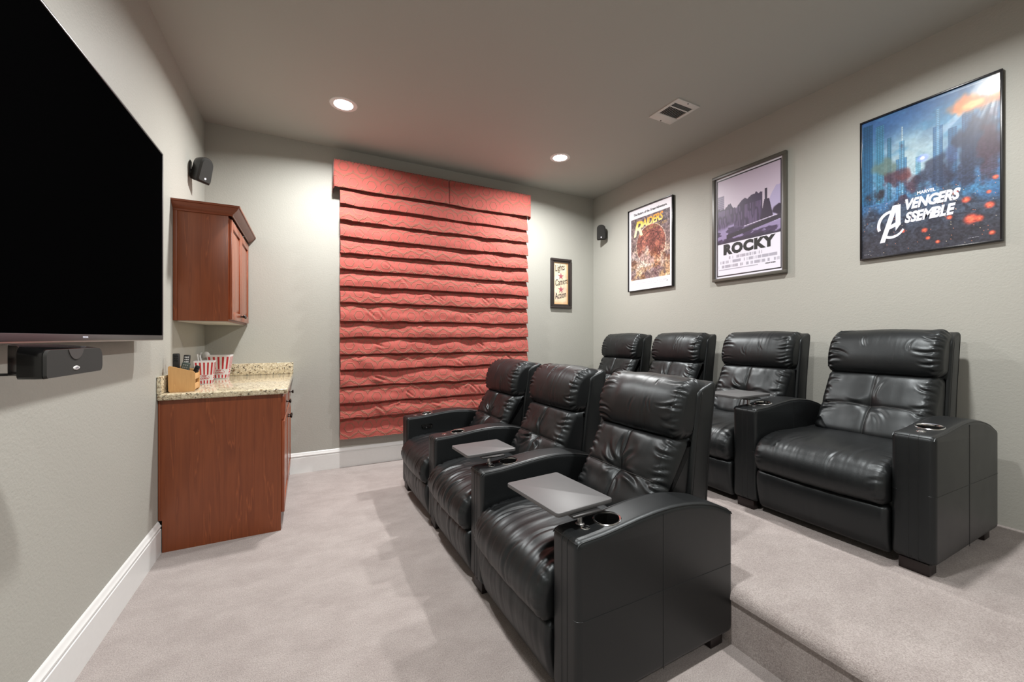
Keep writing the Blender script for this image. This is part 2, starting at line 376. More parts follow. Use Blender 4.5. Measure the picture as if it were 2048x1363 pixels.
# ---------------------------------------------------------------- upper cabinet
def raised_door(b, y0, y1, z0, z1, x, th=.019, st=.055, mi=0):
    b.box((x, y0, z0), (x+th, y0+st, z1), .003, mi); b.box((x, y1-st, z0), (x+th, y1, z1), .003, mi)
    b.box((x, y0+st, z0), (x+th, y1-st, z0+st), .003, mi); b.box((x, y0+st, z1-st), (x+th, y1-st, z1), .003, mi)
    a0, a1, c0, c1 = y0+st, y1-st, z0+st, z1-st; g = .03
    b.add([(x+.007, a0, c0), (x+.007, a1, c0), (x+.007, a1, c1), (x+.007, a0, c1), (x+.015, a0+g, c0+g), (x+.015, a1-g, c0+g), (x+.015, a1-g, c1-g), (x+.015, a0+g, c1-g)],
          [(4, 5, 6, 7), (0, 1, 5, 4), (1, 2, 6, 5), (2, 3, 7, 6), (3, 0, 4, 7)], mi)
def knob(parent, x, y, z, s=1):
    b = MB(); b.lathe([(0, 0), (.009*s, 0), (.0055*s, .004*s), (.0045*s, .014*s), (.012*s, .019*s), (.015*s, .024*s), (.013*s, .029*s), (0, .031*s)], (x, y, z), n=20, M=Matrix.Rotation(R(90), 4, 'Y'))
    return b.build('knob', M['bronze'], parent)
UY, UX, UZ0, UZ1 = 3.27, -.472, 1.357, 2.07
t = thing('wall_cabinet', 'cherry wood wall cabinet with crown moulding hung in the left corner', 'cabinet', (XA, UY, UZ0))
ox, oy, oz = XA, UY, UZ0
b = MB(); b.box((.001, 0, 0.0), (UX-ox, YB-UY-.001, UZ1-oz), .0015); b.box((.001, -.004, 0), (.022, 0, UZ1-oz), .001)
b.build('cabinet_box', M['cherry'], t)
b = MB(); b.box((.02, .016, -.006), (UX-ox-.016, YB-UY-.02, 0)); b.build('underside_panel', M['melamine'], t)
ym = (YB-UY)/2
for k, (a, c) in enumerate(((.018, ym-.004), (ym+.004, YB-UY-.012))):
    b = MB(); raised_door(b, a, c, .012, UZ1-oz-.02, UX-ox); d = b.build('door', M['cherryd'], t)
    knob(d, UX-ox+.019, (c-.03) if k == 0 else (a+.03), .05)
# crown: profile swept along near side and front with a mitre
cp = [(0, 0), (.006, 0), (.008, .010), (.016, .016), (.036, .034), (.044, .048), (.052, .05), (.052, .062), (0, .062)]
b = MB(); n = len(cp); X1 = UX-ox+.019; Y1 = YB-UY-.002; zt = UZ1-oz-.004
ring = [[(0.001, -p, zt+z) for p, z in cp], [(X1+p, -p, zt+z) for p, z in cp], [(X1+p, Y1, zt+z) for p, z in cp]]
vs_ = [q for r_ in ring for q in r_]
b.add(vs_, [(k*n+i, k*n+(i+1)%n, (k+1)*n+(i+1)%n, (k+1)*n+i) for k in range(2) for i in range(n)]+[tuple(range(n)), tuple(2*n+i for i in reversed(range(n)))])
b.add([(0.001, -.052, zt+.0615), (X1+.052, -.052, zt+.0615), (X1+.052, Y1, zt+.0615), (0.001, Y1, zt+.0615)], [(0, 1, 2, 3)])
b.build('crown_moulding', M['cherryx'], t)

# ---------------------------------------------------------------- base cabinet, countertop
BY, BX = 2.98, -.15
t = thing('base_cabinet', 'cherry wood base cabinet standing on the carpet in the left corner', 'cabinet', (XA, BY, 0))
ox = XA; L = YB-.016-BY
b = MB(); b.prism([(.002, .188), (.019, .186), (.019, 0), (BX-ox, 0), (BX-ox, .883), (.002, .883)], 'y', 0, .02)
b.box((.02, .02, .09), (BX-ox, L, .883), .001); b.box((.002, -.004, .19), (.012, 0, .883), .001)
b.build('cabinet_box', M['cherry'], t)
b = MB(); b.box((.02, .02, 0), (BX-ox-.07, L, .09)); b.build('toe_kick', M['cherry'], t)
ym = L/2
def drawer_front(b, y0, y1, z0, z1, x):
    g = .018
    b.add([(x, y0, z0), (x, y1, z0), (x, y1, z1), (x, y0, z1), (x+.008, y0, z0), (x+.008, y1, z0), (x+.008, y1, z1), (x+.008, y0, z1),
           (x+.02, y0+g, z0+g), (x+.02, y1-g, z0+g), (x+.02, y1-g, z1-g), (x+.02, y0+g, z1-g)],
          [(0, 1, 2, 3), (0, 1, 5, 4), (1, 2, 6, 5), (2, 3, 7, 6), (3, 0, 4, 7), (4, 5, 9, 8), (5, 6, 10, 9), (6, 7, 11, 10), (7, 4, 8, 11), (8, 9, 10, 11)])
for k, (a, c) in enumerate(((.03, ym-.004), (ym+.004, L-.012))):
    b = MB(); drawer_front(b, a, c, .715, .865, BX-ox); d = b.build('drawer', M['cherryd'], t); knob(d, BX-ox+.02, (a+c)/2, .79)
    b = MB(); raised_door(b, a, c, .105, .70, BX-ox); d = b.build('door', M['cherryd'], t); knob(d, BX-ox+.019, (c-.035) if k == 0 else (a+.035), .64)

t = thing('granite_countertop', 'speckled beige granite countertop with backsplash on the base cabinet', 'countertop', (XA, BY, .883))
b = MB(); cw = .655; e = .038
pf = [(-.032+.010*math.sin(R(a)) - .0, 0) for a in ()]
b.box((.001, -.03, 0), (cw, YB-BY-.001, e), .011, seg=4); b.build('countertop_slab', M['granite'], t)
b = MB(); b.box((.001, -.028, e), (.022, YB-BY-.001, e+.10), .003); b.build('backsplash', M['granite'], t)
b = MB(); b.box((.022, YB-BY-.022, e), (cw, YB-BY-.001, e+.10), .003); b.build('backsplash', M['granite'], t)

# ---------------------------------------------------------------- things on the countertop
CT = .921
t = thing('wooden_caddy', 'light wood slatted remote caddy on the granite countertop', 'caddy', (-.665, 3.02, CT+.0005), R(2))
def side(bm_, y):
    poly = [(-.062, .008), (-.054, 0), (.056, 0), (.064, .008), (.064, .108), (.058, .119), (.045, .124), (-.056, .156), (-.064, .150)]
    bm_.prism(poly, 'y', y, y+.008)
for yy in (0, .135):
    b = MB(); side(b, yy); b.build('side_panel', M['maple'], t)
for z in (.012, .072):
    b = MB(); b.box((.054, .008, z), (.062, .135, z+.034), .001); b.build('slat', M['maple'], t)
b = MB(); b.box((-.06, .008, .006), (.054, .135, .012)); b.build('bottom_panel', M['maple'], t)
b = MB(); b.box((-.062, .008, .012), (-.054, .135, .14)); b.box((.0, .008, .012), (.005, .135, .03)); b.build('divider', M['maple'], t)
def remote(label, loc, rx, ry, size, nb, mat=None, keymat=None):
    t = thing('remote_control', label, 'remote control', loc, 0, 'remote controls in the wooden caddy')
    w_, d_, h_ = size
    Mx = Matrix.Rotation(ry, 4, 'Y') @ Matrix.Rotation(rx, 4, 'X')
    b = MB(); b.box((-w_/2, -d_/2, 0), (w_/2, d_/2, h_), .006, M=Mx); bd = b.build('body', mat or M['blackm'], t)
    b = MB()
    for r_ in range(nb):
        for c_ in range(3):
            b.box((-w_/2+w_*(.2+.22*c_), -d_/2-.002, h_-.02-r_*.014), (-w_/2+w_*(.2+.22*c_)+w_*.15, -d_/2, h_-.012-r_*.014), .0008, M=Mx)
    k = b.build('key_pad', keymat or M['cord'], t); k['kind'] = 'stuff'
remote('tall thick black remote standing at the left of the wooden caddy', (-.705, 3.085, CT+.014), 0, 0, (.034, .022, .215), 3, None, M['blackg'])
remote('black remote with white keys standing in the middle of the caddy', (-.672, 3.115, CT+.014), R(-4), R(3), (.034, .018, .205), 9, None, M['white'])
remote('dark grey green remote leaning right in front of the other remotes in the caddy', (-.692, 3.06, CT+.014), 0, R(15), (.042, .016, .165), 7, simple('grey_green_plastic', (.05, .07, .06, 1), .4), M['cord'])
remote('short black remote leaning out over the right slats of the caddy', (-.655, 3.12, CT+.014), 0, R(20), (.026, .014, .145), 2, None, M['blackg'])

def popcorn_box(label, loc, rz, wb, wt, h):
    t = thing('popcorn_box', label, 'popcorn box', loc, rz, 'striped popcorn boxes on the granite countertop')
    b = MB(); hb, ht = wb/2, wt/2
    o_ = [(-hb, -hb, 0), (hb, -hb, 0), (hb, hb, 0), (-hb, hb, 0), (-ht, -ht, h), (ht, -ht, h), (ht, ht, h), (-ht, ht, h)]
    th = .0012; i_ = [(p[0]-math.copysign(th, p[0]), p[1]-math.copysign(th, p[1]), p[2]+(th if p[2] == 0 else 0)) for p in o_]
    b.add(o_+i_, [(0, 3, 2, 1), (0, 1, 5, 4), (1, 2, 6, 5), (2, 3, 7, 6), (3, 0, 4, 7), (8, 9, 10, 11), (9, 8, 12, 13), (10, 9, 13, 14), (11, 10, 14, 15), (8, 11, 15, 12), (4, 5, 13, 12), (5, 6, 14, 13), (6, 7, 15, 14), (7, 4, 12, 15)])
    b.build('card_body', M['box'], t)
    s = MB()
    for f in range(4):
        Mz = Matrix.Rotation(f*math.pi/2, 4, 'Z')
        for k in range(5):
            c_ = -.8+.4*k
            for (za, zb) in ((.02, .16), (.40, .93)):
                q = []
                for zz, ww in ((za, .09), (zb, .09)):
                    hwid = hb+(ht-hb)*zz
                    for sg in (-1, 1): q.append(Mz @ Vector(((c_+sg*ww)*hwid, -hwid-.0006, zz*h)))
                s.add([q[0], q[1], q[3], q[2]], [(0, 1, 2, 3)])
    s.build('red_stripes', M['red'], t)
    for f in range(4):
        Mz = Matrix.Rotation(f*math.pi/2, 4, 'Z'); zz = .28; hwid = hb+(ht-hb)*zz; sl = (ht-hb)/h
        s = MB(); n = 32
        ring_ = lambda r: [Mz @ Vector((math.cos(2*math.pi*k/n)*.62*hwid*r, -(hb+sl*(zz*h+math.sin(2*math.pi*k/n)*.105*h*r))-.0009, zz*h+math.sin(2*math.pi*k/n)*.105*h*r)) for k in range(n)]
        s.add(ring_(1)+ring_(.93), [(k, (k+1)%n, n+(k+1)%n, n+k) for k in range(n)])
        s.build('oval_border', M['red'], t)
        up = Vector((0, -sl, 1)).normalized()
        for wd, dz_ in (('POP', .035), ('CORN', -.055)):
            zc = (zz+dz_)*h
            B4 = Mz @ basis((0, -(hb+sl*zc)-.0012, zc), (1, 0, 0), up)
            text('lettering', wd, .078*h+.002, B4, M['red'], t, off=.0004)
    return t
popcorn_box('striped popcorn box standing just behind the wooden caddy', (-.640, 3.50, CT+.0005), R(4), .084, .116, .162)
popcorn_box('striped popcorn box at the back, farther from the wooden caddy', (-.622, 3.94, CT+.0005), R(0), .105, .155, .185)
for k, (x, y, hgt, lab) in enumerate(((-.690, 3.54, .19, 'white drinking straw standing in the nearer popcorn box at its left edge'), (-.676, 3.548, .182, 'shorter white drinking straw in the nearer popcorn box beside a taller one'))):
    b = MB(); b.cyl((0, 0, 0), (.002, 0, hgt+.015), .0045, n=14); o = b.build('drinking_straw', M['white']); o.location = (-.66+.014*k, 3.53, CT+.004)
    o.rotation_euler = (0, R(-9), 0); tag(o, lab, 'straw', 'white straws in the nearer popcorn box')
t = thing('night_light', 'white dome plug-in night light low on the wall in the corner behind the striped boxes', 'night light', (XA, 4.03, 1.066), R(90))
b = MB(); b.box((-.03, -.006, -.042), (.03, 0, .06), .003); b.build('wall_plate', M['white'], t)
b = MB(); b.lathe([(.026, 0), (.026, .022), (.022, .038), (.013, .048), (0, .051)], (0, -.034, .015)); b.build('shade_dome', M['white'], t)
b = MB(); b.box((-.018, -.045, -.03), (.018, -.006, .015), .004); b.build('plug_body', M['white'], t)

# ---------------------------------------------------------------- roman shade
t = thing('roman_shade', 'coral red trellis-patterned roman shade with valance over the far window', 'window shade', (1.275, YB, .28))
SX0, SX1, SYP = .275-1.275, 2.283-1.275, 4.085-YB
foldz = [2.66, 2.505, 2.355, 2.203, 2.050, 1.895, 1.741, 1.587, 1.416, 1.261, 1.101, .957, .798, .643, .499, .287]
nx = 330; xs = np.linspace(SX0, SX1, nx)
rows = []; vv = 0; zs = []; ds = []; vc = []; wr = []; fid = []
for k in range(len(foldz)-1):
    za, zb = foldz[k], foldz[k+1]; last = k == len(foldz)-2
    nf = 20
    for i in range(nf):
        p = i/(nf-1); z = za-(za-zb+(0 if last else .012))*p
        d = .006+(.046 if not last else .018)*math.sin(min(p*1.15, 1)*math.pi/2)**1.1
        zs.append(z); ds.append(d); wr.append(math.sin(math.pi*min(p*1.05, 1))*.9+.1*(p)); fid.append(k)
    if not last:
        for i in range(1, 6):
            p = i/6; zs.append(zb-.012+.022*p); ds.append(.052-.046*p); wr.append(.25*(1-p)); fid.append(k)
zs = np.array(zs); ds = np.array(ds); wr = np.array(wr); fid = np.array(fid)
vc = np.concatenate([[0], np.cumsum(np.hypot(np.diff(zs), np.diff(ds)))])
X, Z = np.meshgrid(xs, zs); _, D = np.meshgrid(xs, ds); _, W = np.meshgrid(xs, wr); _, F_ = np.meshgrid(xs, fid); _, V = np.meshgrid(xs, vc)
low = sstep(2.6, .6, Z)
amp = (.005+.006*low)
dg = (X*7.5+Z*5+F_*3.7)
disp = amp*(fbm(dg+F_*11, (Z*9-X*3)+F_*5, 3, 3)*1.0)
cre = np.abs(vnoise(X*11+Z*7+F_*17.3, Z*16-X*5+F_*3.1, 9)); disp -= (.010*low+.004)*np.exp(-(cre/.10)**2)
disp = amp*.7*fbm(dg*.8+F_*11, (Z*9-X*3)+F_*5, 3, 2)
rsd = np.random.RandomState(8); Scl = V-np.array([V[:, 0][fid == k][0] for k in range(len(foldz)-1)])[F_.astype(int)]
for k in range(len(foldz)-1):
    sg_ = []
    for j in range(13):
        dn = .25+.75*max(0, min(1, (2.5-foldz[k])/1.6)); sg_.append((rsd.uniform(SX0, SX1), rsd.uniform(.0, .09), R(rsd.choice([-1, -1, -1, 1])*rsd.uniform(18, 60)), rsd.uniform(.07, .22), rsd.uniform(.006, .011), .016*dn*rsd.uniform(.5, 1.1)))
    m_ = fid == k
    dd_ = np.zeros((int(m_.sum()), nx)); Ys, Ss = X[m_], Scl[m_]
    for y, s_, a, L, wd, dp in sg_:
        ca, sa_ = math.cos(a), math.sin(a); u_ = (Ys-y)*ca+(Ss-s_)*sa_; p_ = -(Ys-y)*sa_+(Ss-s_)*ca
        k_ = sstep(0, L*.3, u_)*(1-sstep(L*.6, L, u_)); dd_ += k_*(-dp*np.exp(-(p_/wd)**2)+.6*dp*np.exp(-((p_-2.2*wd)/(wd*1.5))**2))
    disp[m_] += dd_
disp += .0008*vnoise(X*60, Z*60, 4)
D = D+.010*vnoise(X*5.2+F_*7.7, F_*7.1, 40)*(D > .02)
waver = .006*vnoise(X*6+F_*5.1, F_*9.7, 21)+.003*vnoise(X*19+F_*2.1, F_*4.7, 22)
Yc = SYP-(D+disp*W*1.4)-.001
Zc = Z-.28+waver*(ds[:, None] > .03)*np.where(F_ == len(foldz)-2, 0, 1)
flare = 1+.004*np.sin(F_*1.7)*(D > .03); Xc = X*flare
Pm = np.stack([Xc, Yc, Zc], -1).reshape(-1, 3); nr = len(zs)
me = bpy.data.meshes.new('shade_fabric'); idx = np.arange(nr*nx).reshape(nr, nx)
q = np.stack([idx[:-1, :-1], idx[1:, :-1], idx[1:, 1:], idx[:-1, 1:]], -1).reshape(-1, 4)
me.from_pydata(Pm.tolist(), [], q.tolist()); uvl = me.uv_layers.new(name='UVMap')
UVv = np.stack([X+1.0, V], -1).reshape(-1, 2); uvl.data.foreach_set('uv', UVv[q.reshape(-1)].reshape(-1))
me.materials.append(M['fabric']); me.polygons.foreach_set('use_smooth', [True]*len(me.polygons)); me.update()
link('shade_fabric', me, t)
b = MB(); b.box((SX0+.004, SYP, .01), (SX1-.004, -.001, 2.40), .002); b.build('lining', M['lining'], t)
# valance: board wrapped in the same cloth, with a centre join and side returns
def cloth_grid(name, x0, x1, z0, z1, yf, parent, uo, nx=150, nz=26):
    xs = np.linspace(x0, x1, nx); zz = np.linspace(z1, z0, nz); X, Z = np.meshgrid(xs, zz)
    p = (z1-Z)/(z1-z0)
    Y = yf-.004-.012*p-.0035*fbm(X*4, Z*5, 31, 3)*p+.006*np.exp(-((X-x0)/.006)**2)+.006*np.exp(-((X-x1)/.006)**2)
    Z2 = Z+.006*vnoise(X*3.1, X*0, 8)*p
    P_ = np.stack([X, Y, Z2], -1).reshape(-1, 3); me = bpy.data.meshes.new(name); idx = np.arange(nx*nz).reshape(nz, nx)
    q = np.stack([idx[:-1, :-1], idx[1:, :-1], idx[1:, 1:], idx[:-1, 1:]], -1).reshape(-1, 4)
    me.from_pydata(P_.tolist(), [], q.tolist()); u = me.uv_layers.new(name='UVMap')
    U = np.stack([X+uo, -Z], -1).reshape(-1, 2); u.data.foreach_set('uv', U[q.reshape(-1)].reshape(-1))
    me.materials.append(M['fabric']); me.polygons.foreach_set('use_smooth', [True]*len(me.polygons)); me.update()
    o = link(name, me, parent); md = o.modifiers.new('thick', 'SOLIDIFY'); md.thickness = .004; return o
VX0, VX1, VZ0, VZ1, VY = .222-1.275, 2.318-1.275, 2.645-.28, 2.905-.28, 4.045-YB
b = MB(); b.box((VX0+.004, VY+.001, VZ1-.022), (VX1-.004, -.001, VZ1-.004), .002); vb = b.build('mounting_board', M['lining'], t)
cj = VX0+(VX1-VX0)*.53
cloth_grid('valance', VX0, cj-.002, VZ0, VZ1, VY, t, 1.3); cloth_grid('valance', cj+.002, VX1, VZ0, VZ1, VY, t, 1.33)
for x0_, x1_ in ((VX0-.014, VX0+.002), (VX1-.002, VX1+.010)):
    b = MB(); n0 = 10
    vs_ = []
    for i in range(n0):
        p = i/(n0-1); yy = VY-.012+(0-VY+.010)*p
        for z, fl in ((VZ1, 0), (VZ0-.01, 1)): vs_.append(((x1_ if x0_ < 0 else x0_)+(-1 if x0_ < 0 else 1)*(.010*math.sin(p*3.0)*fl+.002), yy, z-.012*fl*p))
    b.add(vs_, [(2*i, 2*i+1, 2*i+3, 2*i+2) for i in range(n0-1)]); o = b.build('valance_return', M['fabric'], t)
    u = o.data.uv_layers.new(name='UVMap')
    for li, lp in enumerate(o.data.loops): c_ = o.data.vertices[lp.vertex_index].co; u.data[li].uv = (c_.y+.03, -c_.z)
    md = o.modifiers.new('thick', 'SOLIDIFY'); md.thickness = .003
b = MB()
for k in range(70):
    x = VX0+.03+(VX1-VX0-.06)*k/69; b.cyl((x, VY-.003, VZ1-.004), (x, VY-.006, VZ1-.004), .0035, n=6)
o = b.build('nail_head', M['bronze'], t); o['kind'] = 'stuff'
b = MB(); b.cyl((VX1-.02, VY+.03, VZ0-.045), (VX1-.02, VY+.03, VZ0+.1), .008, n=12); b.build('cord_lock', M['white'], t)

# ---------------------------------------------------------------- posters and sign
def srgb2lin(a):
    a = np.clip(a, 0, 1); return np.where(a <= .04045, a/12.92, ((a+.055)/1.055)**2.4)
def art_mesh(name, img, w_, h_, parent, xo, mat, origin):
    """img rows top->bottom, cols viewer left->right; origin (y_left, z_top) local; picture lies at x = xo facing -x"""
    nr, nc, _ = img.shape; yy = origin[0]-np.linspace(0, w_, nc); zz = origin[1]-np.linspace(0, h_, nr)
    Y, Z = np.meshgrid(yy, zz); P_ = np.stack([np.full_like(Y, xo), Y, Z], -1).reshape(-1, 3)
    idx = np.arange(nr*nc).reshape(nr, nc); q = np.stack([idx[:-1, :-1], idx[1:, :-1], idx[1:, 1:], idx[:-1, 1:]], -1).reshape(-1, 4)
    me = bpy.data.meshes.new(name); me.from_pydata(P_.tolist(), [], q.tolist()); me.update()
    ca = me.color_attributes.new('Col', 'FLOAT_COLOR', 'POINT')
    col = np.concatenate([srgb2lin(img).reshape(-1, 3), np.ones((nr*nc, 1))], 1); ca.data.foreach_set('color', col.reshape(-1))
    me.materials.append(mat); return link(name, me, parent)
def rect_frame(b, y0, y1, z0, z1, wd, x0, x1, r=.002, mi=0):
    b.box((x0, y0, z1-wd), (x1, y1, z1), r, mi); b.box((x0, y0, z0), (x1, y1, z0+wd), r, mi)
    b.box((x0, y0, z0+wd), (x1, y0+wd, z1-wd), r, mi); b.box((x0, y1-wd, z0+wd), (x1, y1, z1-wd), r, mi)
def grid(nr, nc): 
    v, u = np.meshgrid(np.linspace(0, 1, nr), np.linspace(0, 1, nc), indexing='ij'); return u, v
def blend(img, m, c): return img*(1-m[..., None])+np.array(c)/255.*m[..., None]
def blob(u, v, cu, cv, ru, rv, soft=.25, wob=.25, seed=1):
    d = np.hypot((u-cu)/ru, (v-cv)/rv)+wob*fbm(u*9, v*9, seed, 3); return 1-sstep(1-soft, 1+soft, d)
def picture(label, y0, y1, z0, z1, wd, depth, fm, name='framed_poster', cat='poster'):
    t = thing(name, label, cat, (XC, (y0+y1)/2, z0), 0, 'framed film posters on the right wall')
    hw = (y1-y0)/2; hh = z1-z0
    b = MB(); rect_frame(b, -hw, hw, 0, hh, wd, -depth, -.001, .0015); b.build('frame', fm, t)
    b = MB(); b.box((-.0115, -hw+wd*.5, wd*.5), (-.002, hw-wd*.5, hh-wd*.5)); b.build('backing_board', M['blackm'], t)
    return t, hw, hh
def TB(x, hw, hh, u, v, W, Hh, mrg):       # text matrix at poster coords
    return basis((x, hw-mrg-u*W, hh-mrg-v*Hh), (0, -1, 0), (0, 0, 1))

# 1: blue city poster (figures of the printed artwork are left out)
t, hw, hh = picture('large framed film poster, blue burning city and AVENGERS ASSEMBLE lettering, rightmost', .70, 1.322, 1.765, 2.69, .010, .024, M['blackframe'])
mg = .009; W_, H_ = 2*hw-2*mg, hh-2*mg
u, v = grid(330, 230)
img = np.ones(u.shape+(3,))*np.array([58, 104, 150])/255.
img = blend(img, np.exp(-((u-.42)/.33)**2-((v-.36)/.2)**2), (190, 214, 216))
img = blend(img, sstep(.25, .0, v)*.7*sstep(.9, .3, u), (58, 100, 160))
img = blend(img, .5*sstep(.0, .7, fbm(u*3, v*9, 5, 4)), (70, 140, 180))
img = blend(img, .15*sstep(.1, .7, fbm(u*5+3, v*6, 15, 4)), (30, 50, 90))
for cu, wd_, tp, c_ in ((.05, .045, .03, (36, 88, 130)), (.155, .035, .06, (70, 140, 175)), (.235, .018, .17, (60, 120, 155)), (.33, .045, .34, (60, 120, 170)), (.335, .006, .12, (200, 225, 235)), (.335, .022, .22, (90, 150, 190)), (.46, .02, .36, (90, 150, 180)),
                        (.60, .035, .20, (50, 100, 150)), (.60, .012, .09, (120, 170, 205)), (.70, .03, .24, (45, 90, 135)), (.80, .04, .12, (44, 84, 128)), (.93, .05, .06, (60, 90, 120))):
    m = (np.abs(u-cu) < wd_*(1+.0*v))*(v > tp)*(v < .62)*1.
    win = .72+.28*((np.mod(u*230, 5) > 1.4)*(np.mod(v*330, 4) > 1.2))
    img = np.where(m[..., None] > 0, img*.25+.75*np.array(c_)/255.*win[..., None], img)
ang = np.arctan2(v-.02, u-1.0); ray = np.clip(vnoise(ang*16, ang*0, 77)*1.3, 0, 1)
img = blend(img, ray*sstep(.6, .05, np.hypot((u-1)*1, (v-.02)))*.8, (220, 232, 245))
img = blend(img, blob(u, v, .86, .13, .12, .05, .5, .6, 41), (235, 130, 70)); img = blend(img, blob(u, v, .84, .135, .06, .022, .5, .5, 42), (255, 190, 120))
img = blend(img, blob(u, v, 1.0, .03, .13, .06, .6, .3, 43), (255, 255, 255))
# smoke, rubble and wreckage masses
img = blend(img, .75*blob(u, v, .36, .55, .12, .11, .5, 1.3, 51), (64, 34, 46)); img = blend(img, .4*blob(u, v, .38, .50, .05, .05, .6, 1.6, 53), (130, 62, 56))
img = blend(img, .8*blob(u, v, .16, .36, .10, .05, .4, .7, 52), (92, 112, 104)); img = blend(img, .85*blob(u, v, .12, .56, .08, .12, .35, .7, 54), (42, 36, 44))
img = blend(img, .8*blob(u, v, .84, .45, .14, .17, .35, .6, 55), (46, 50, 72)); img = blend(img, .5*blob(u, v, .95, .45, .05, .14, .5, 1.2, 56), (78, 38, 50))
img = blend(img, .75*blob(u, v, .58, .52, .09, .09, .35, .7, 57), (40, 44, 66)); img = blend(img, .5*blob(u, v, .70, .40, .04, .05, .4, .5, 58), (70, 84, 130))
g = sstep(.60, .70, v+.05*fbm(u*6, v*3, 61, 4)-.06*(u > .7)*sstep(.7, 1, u)); img = blend(img, g, (46, 52, 68))
img = blend(img, g*.5*sstep(.1, .6, np.abs(fbm(u*12, v*22, 62, 4))), (96, 116, 140)); img = blend(img, sstep(.72, .92, v)*.75, (52, 50, 58))
img = blend(img, blob(u, v, .49, .38, .035, .02, .8, .1, 63), (150, 170, 255)); img = blend(img, blob(u, v, .49, .38, .014, .009, .6, .1, 64), (255, 255, 255))
for cu, cv, r_ in ((.72, .66, .02), (.79, .72, .028), (.93, .70, .016), (.935, .78, .03), (.82, .845, .045), (.87, .85, .03), (.68, .81, .02), (.34, .845, .019), (.505, .865, .022), (.53, .92, .017), (.60, .955, .016), (.95, .95, .02), (.97, .62, .02)):
    img = blend(img, np.exp(-(np.hypot((u-cu), (v-cv)/.67*1.0)/r_)**4), (226, 84, 66)); img = blend(img, .6*np.exp(-(np.hypot((u-cu), (v-cv)/.67)/(r_*.5))**2), (255, 170, 120))
tex = 1.0+.05*fbm(u*40, v*60, 91, 3)+.18*fbm(u*80, v*120, 92, 2)*sstep(.3, .6, v); img = np.clip(img*tex[..., None], 0, 1)
rs = np.random.RandomState(3)
for k in range(90):
    cu, cv = rs.rand(), .55+.45*rs.rand(); i_, j_ = int(cv*329), int(cu*229); img[i_, j_] = np.array([(235, 150, 110), (235, 220, 190)][k % 2])/255.
art_mesh('print', img, W_, H_, t, -.0135, M['art'], (hw-mg, hh-mg))
X0 = -.0142
def T1(nm, s_, u_, v_, size, **kw): return text(nm, s_, size, basis((X0, hw-mg-u_*W_, hh-mg-v_*H_), (0, -1, 0), (0, 0, 1)), M['silver'], t, ax='LEFT', **kw)
T1('title_lettering', 'VENGERS', .350, .700, .080, shear=.25, off=.0042, sp=.93, sx=.74, sy=1.05)
T1('title_lettering', 'SSEMBLE', .356, .790, .080, shear=.25, off=.0042, sp=.93, sx=.74, sy=1.05)
T1('small_lettering', 'MARVEL', .45, .617, .026, off=.0010, sx=.85)
# large emblem letter A with its ring
b = MB(); P2 = lambda u_, v_: (X0-.0006, hw-mg-u_*W_, hh-mg-v_*H_)
pc = [0]
def poly(b, pts):
    n = len(pts); pc[0] += 1; q = -.00003*pc[0] if pc[0] < 8 else 0
    b.add([(P2(*p)[0]+q,)+P2(*p)[1:] for p in pts]+[(X0+.0004+q,)+P2(*p)[1:] for p in pts], [tuple(range(n)), tuple(range(2*n-1, n-1, -1))]+[(i, (i+1) % n, n+(i+1) % n, n+i) for i in range(n)])
poly(b, [(.155, .905), (.262, .655), (.305, .655), (.197, .905)])                     # left stroke of the letter
poly(b, [(.285, .655), (.325, .655), (.325, .800), (.285, .772)])                     # right stroke
poly(b, [(.215, .800), (.285, .775), (.285, .748), (.33, .788), (.285, .835), (.285, .805), (.205, .826)])   # crossbar ending in an arrow
n = 48; ro, ri = [], []
for k in range(n+1):
    a = R(62+268*k/n); ro.append((.250+.118*math.cos(a), .785-.100*math.sin(a))); ri.append((.256+.098*math.cos(a), .785-.081*math.sin(a)))
for k in range(n):
    if 24 < k < 31: continue
    poly(b, [ro[k], ro[k+1], ri[k+1], ri[k]])
b.build('emblem', M['silver'], t)
T1('credit_lettering', '----- ---- ------', .80, .965, .010, sx=.8); T1('credit_lettering', '----- --', .02, .975, .010)

# 2: black and violet city poster
t, hw, hh = picture('framed white bordered film poster with bold ROCKY lettering, middle of the three', 1.785, 2.418, 1.752, 2.705, .026, .034, M['oliveframe'])
mg = .026; W_, H_ = 2*hw-2*mg, hh-2*mg
u, v = grid(330, 210)
img = np.ones(u.shape+(3,))*np.array([232, 231, 244])/255.
ins = (u > .035)*(u < .965)*(v > .028)*(v < .972)
img = np.where(((~ins.astype(bool)) & (u > .022) & (u < .978) & (v > .018) & (v < .982))[..., None], np.array([40, 38, 46])/255., img)
ph = (ins*(v < .66)).astype(bool)
pim = np.ones(u.shape+(3,))*np.array([196, 184, 205])/255.; pim = blend(pim, sstep(.0, .4, v)*.5, (214, 202, 216))
ex = (v > .235+.015*fbm(u*14, v*2, 4, 3))*(u > .82+.1*(1-sstep(.2, .35, v))); pim = blend(pim, ex*.8, (172, 165, 205))
bl = (u < .14)*(v > .18); pim = blend(pim, bl*(.6+.4*(np.mod(v*330, 6) > 2)), (100, 88, 120))
tr = v > .315+.035*fbm(u*9, u*0, 6, 4)-.05*np.exp(-((u-.6)/.16)**2); pim = blend(pim, (tr*(v < .6))*.95*(u < .72), (50, 36, 68))
pim = blend(pim, ((v > .33)*(v < .58)*(u < .7))*.5*sstep(.2, .6, np.abs(vnoise(u*60, v*14, 8))), (128, 108, 152))
gr_ = sstep(.48, .52, v+.02*fbm(u*8, v*8, 9, 3)-.04*(u > .3)); pim = blend(pim, gr_, (150, 136, 178)); pim = blend(pim, gr_*sstep(.0, .35, fbm(u*8, v*40, 10, 4)), (66, 50, 84))
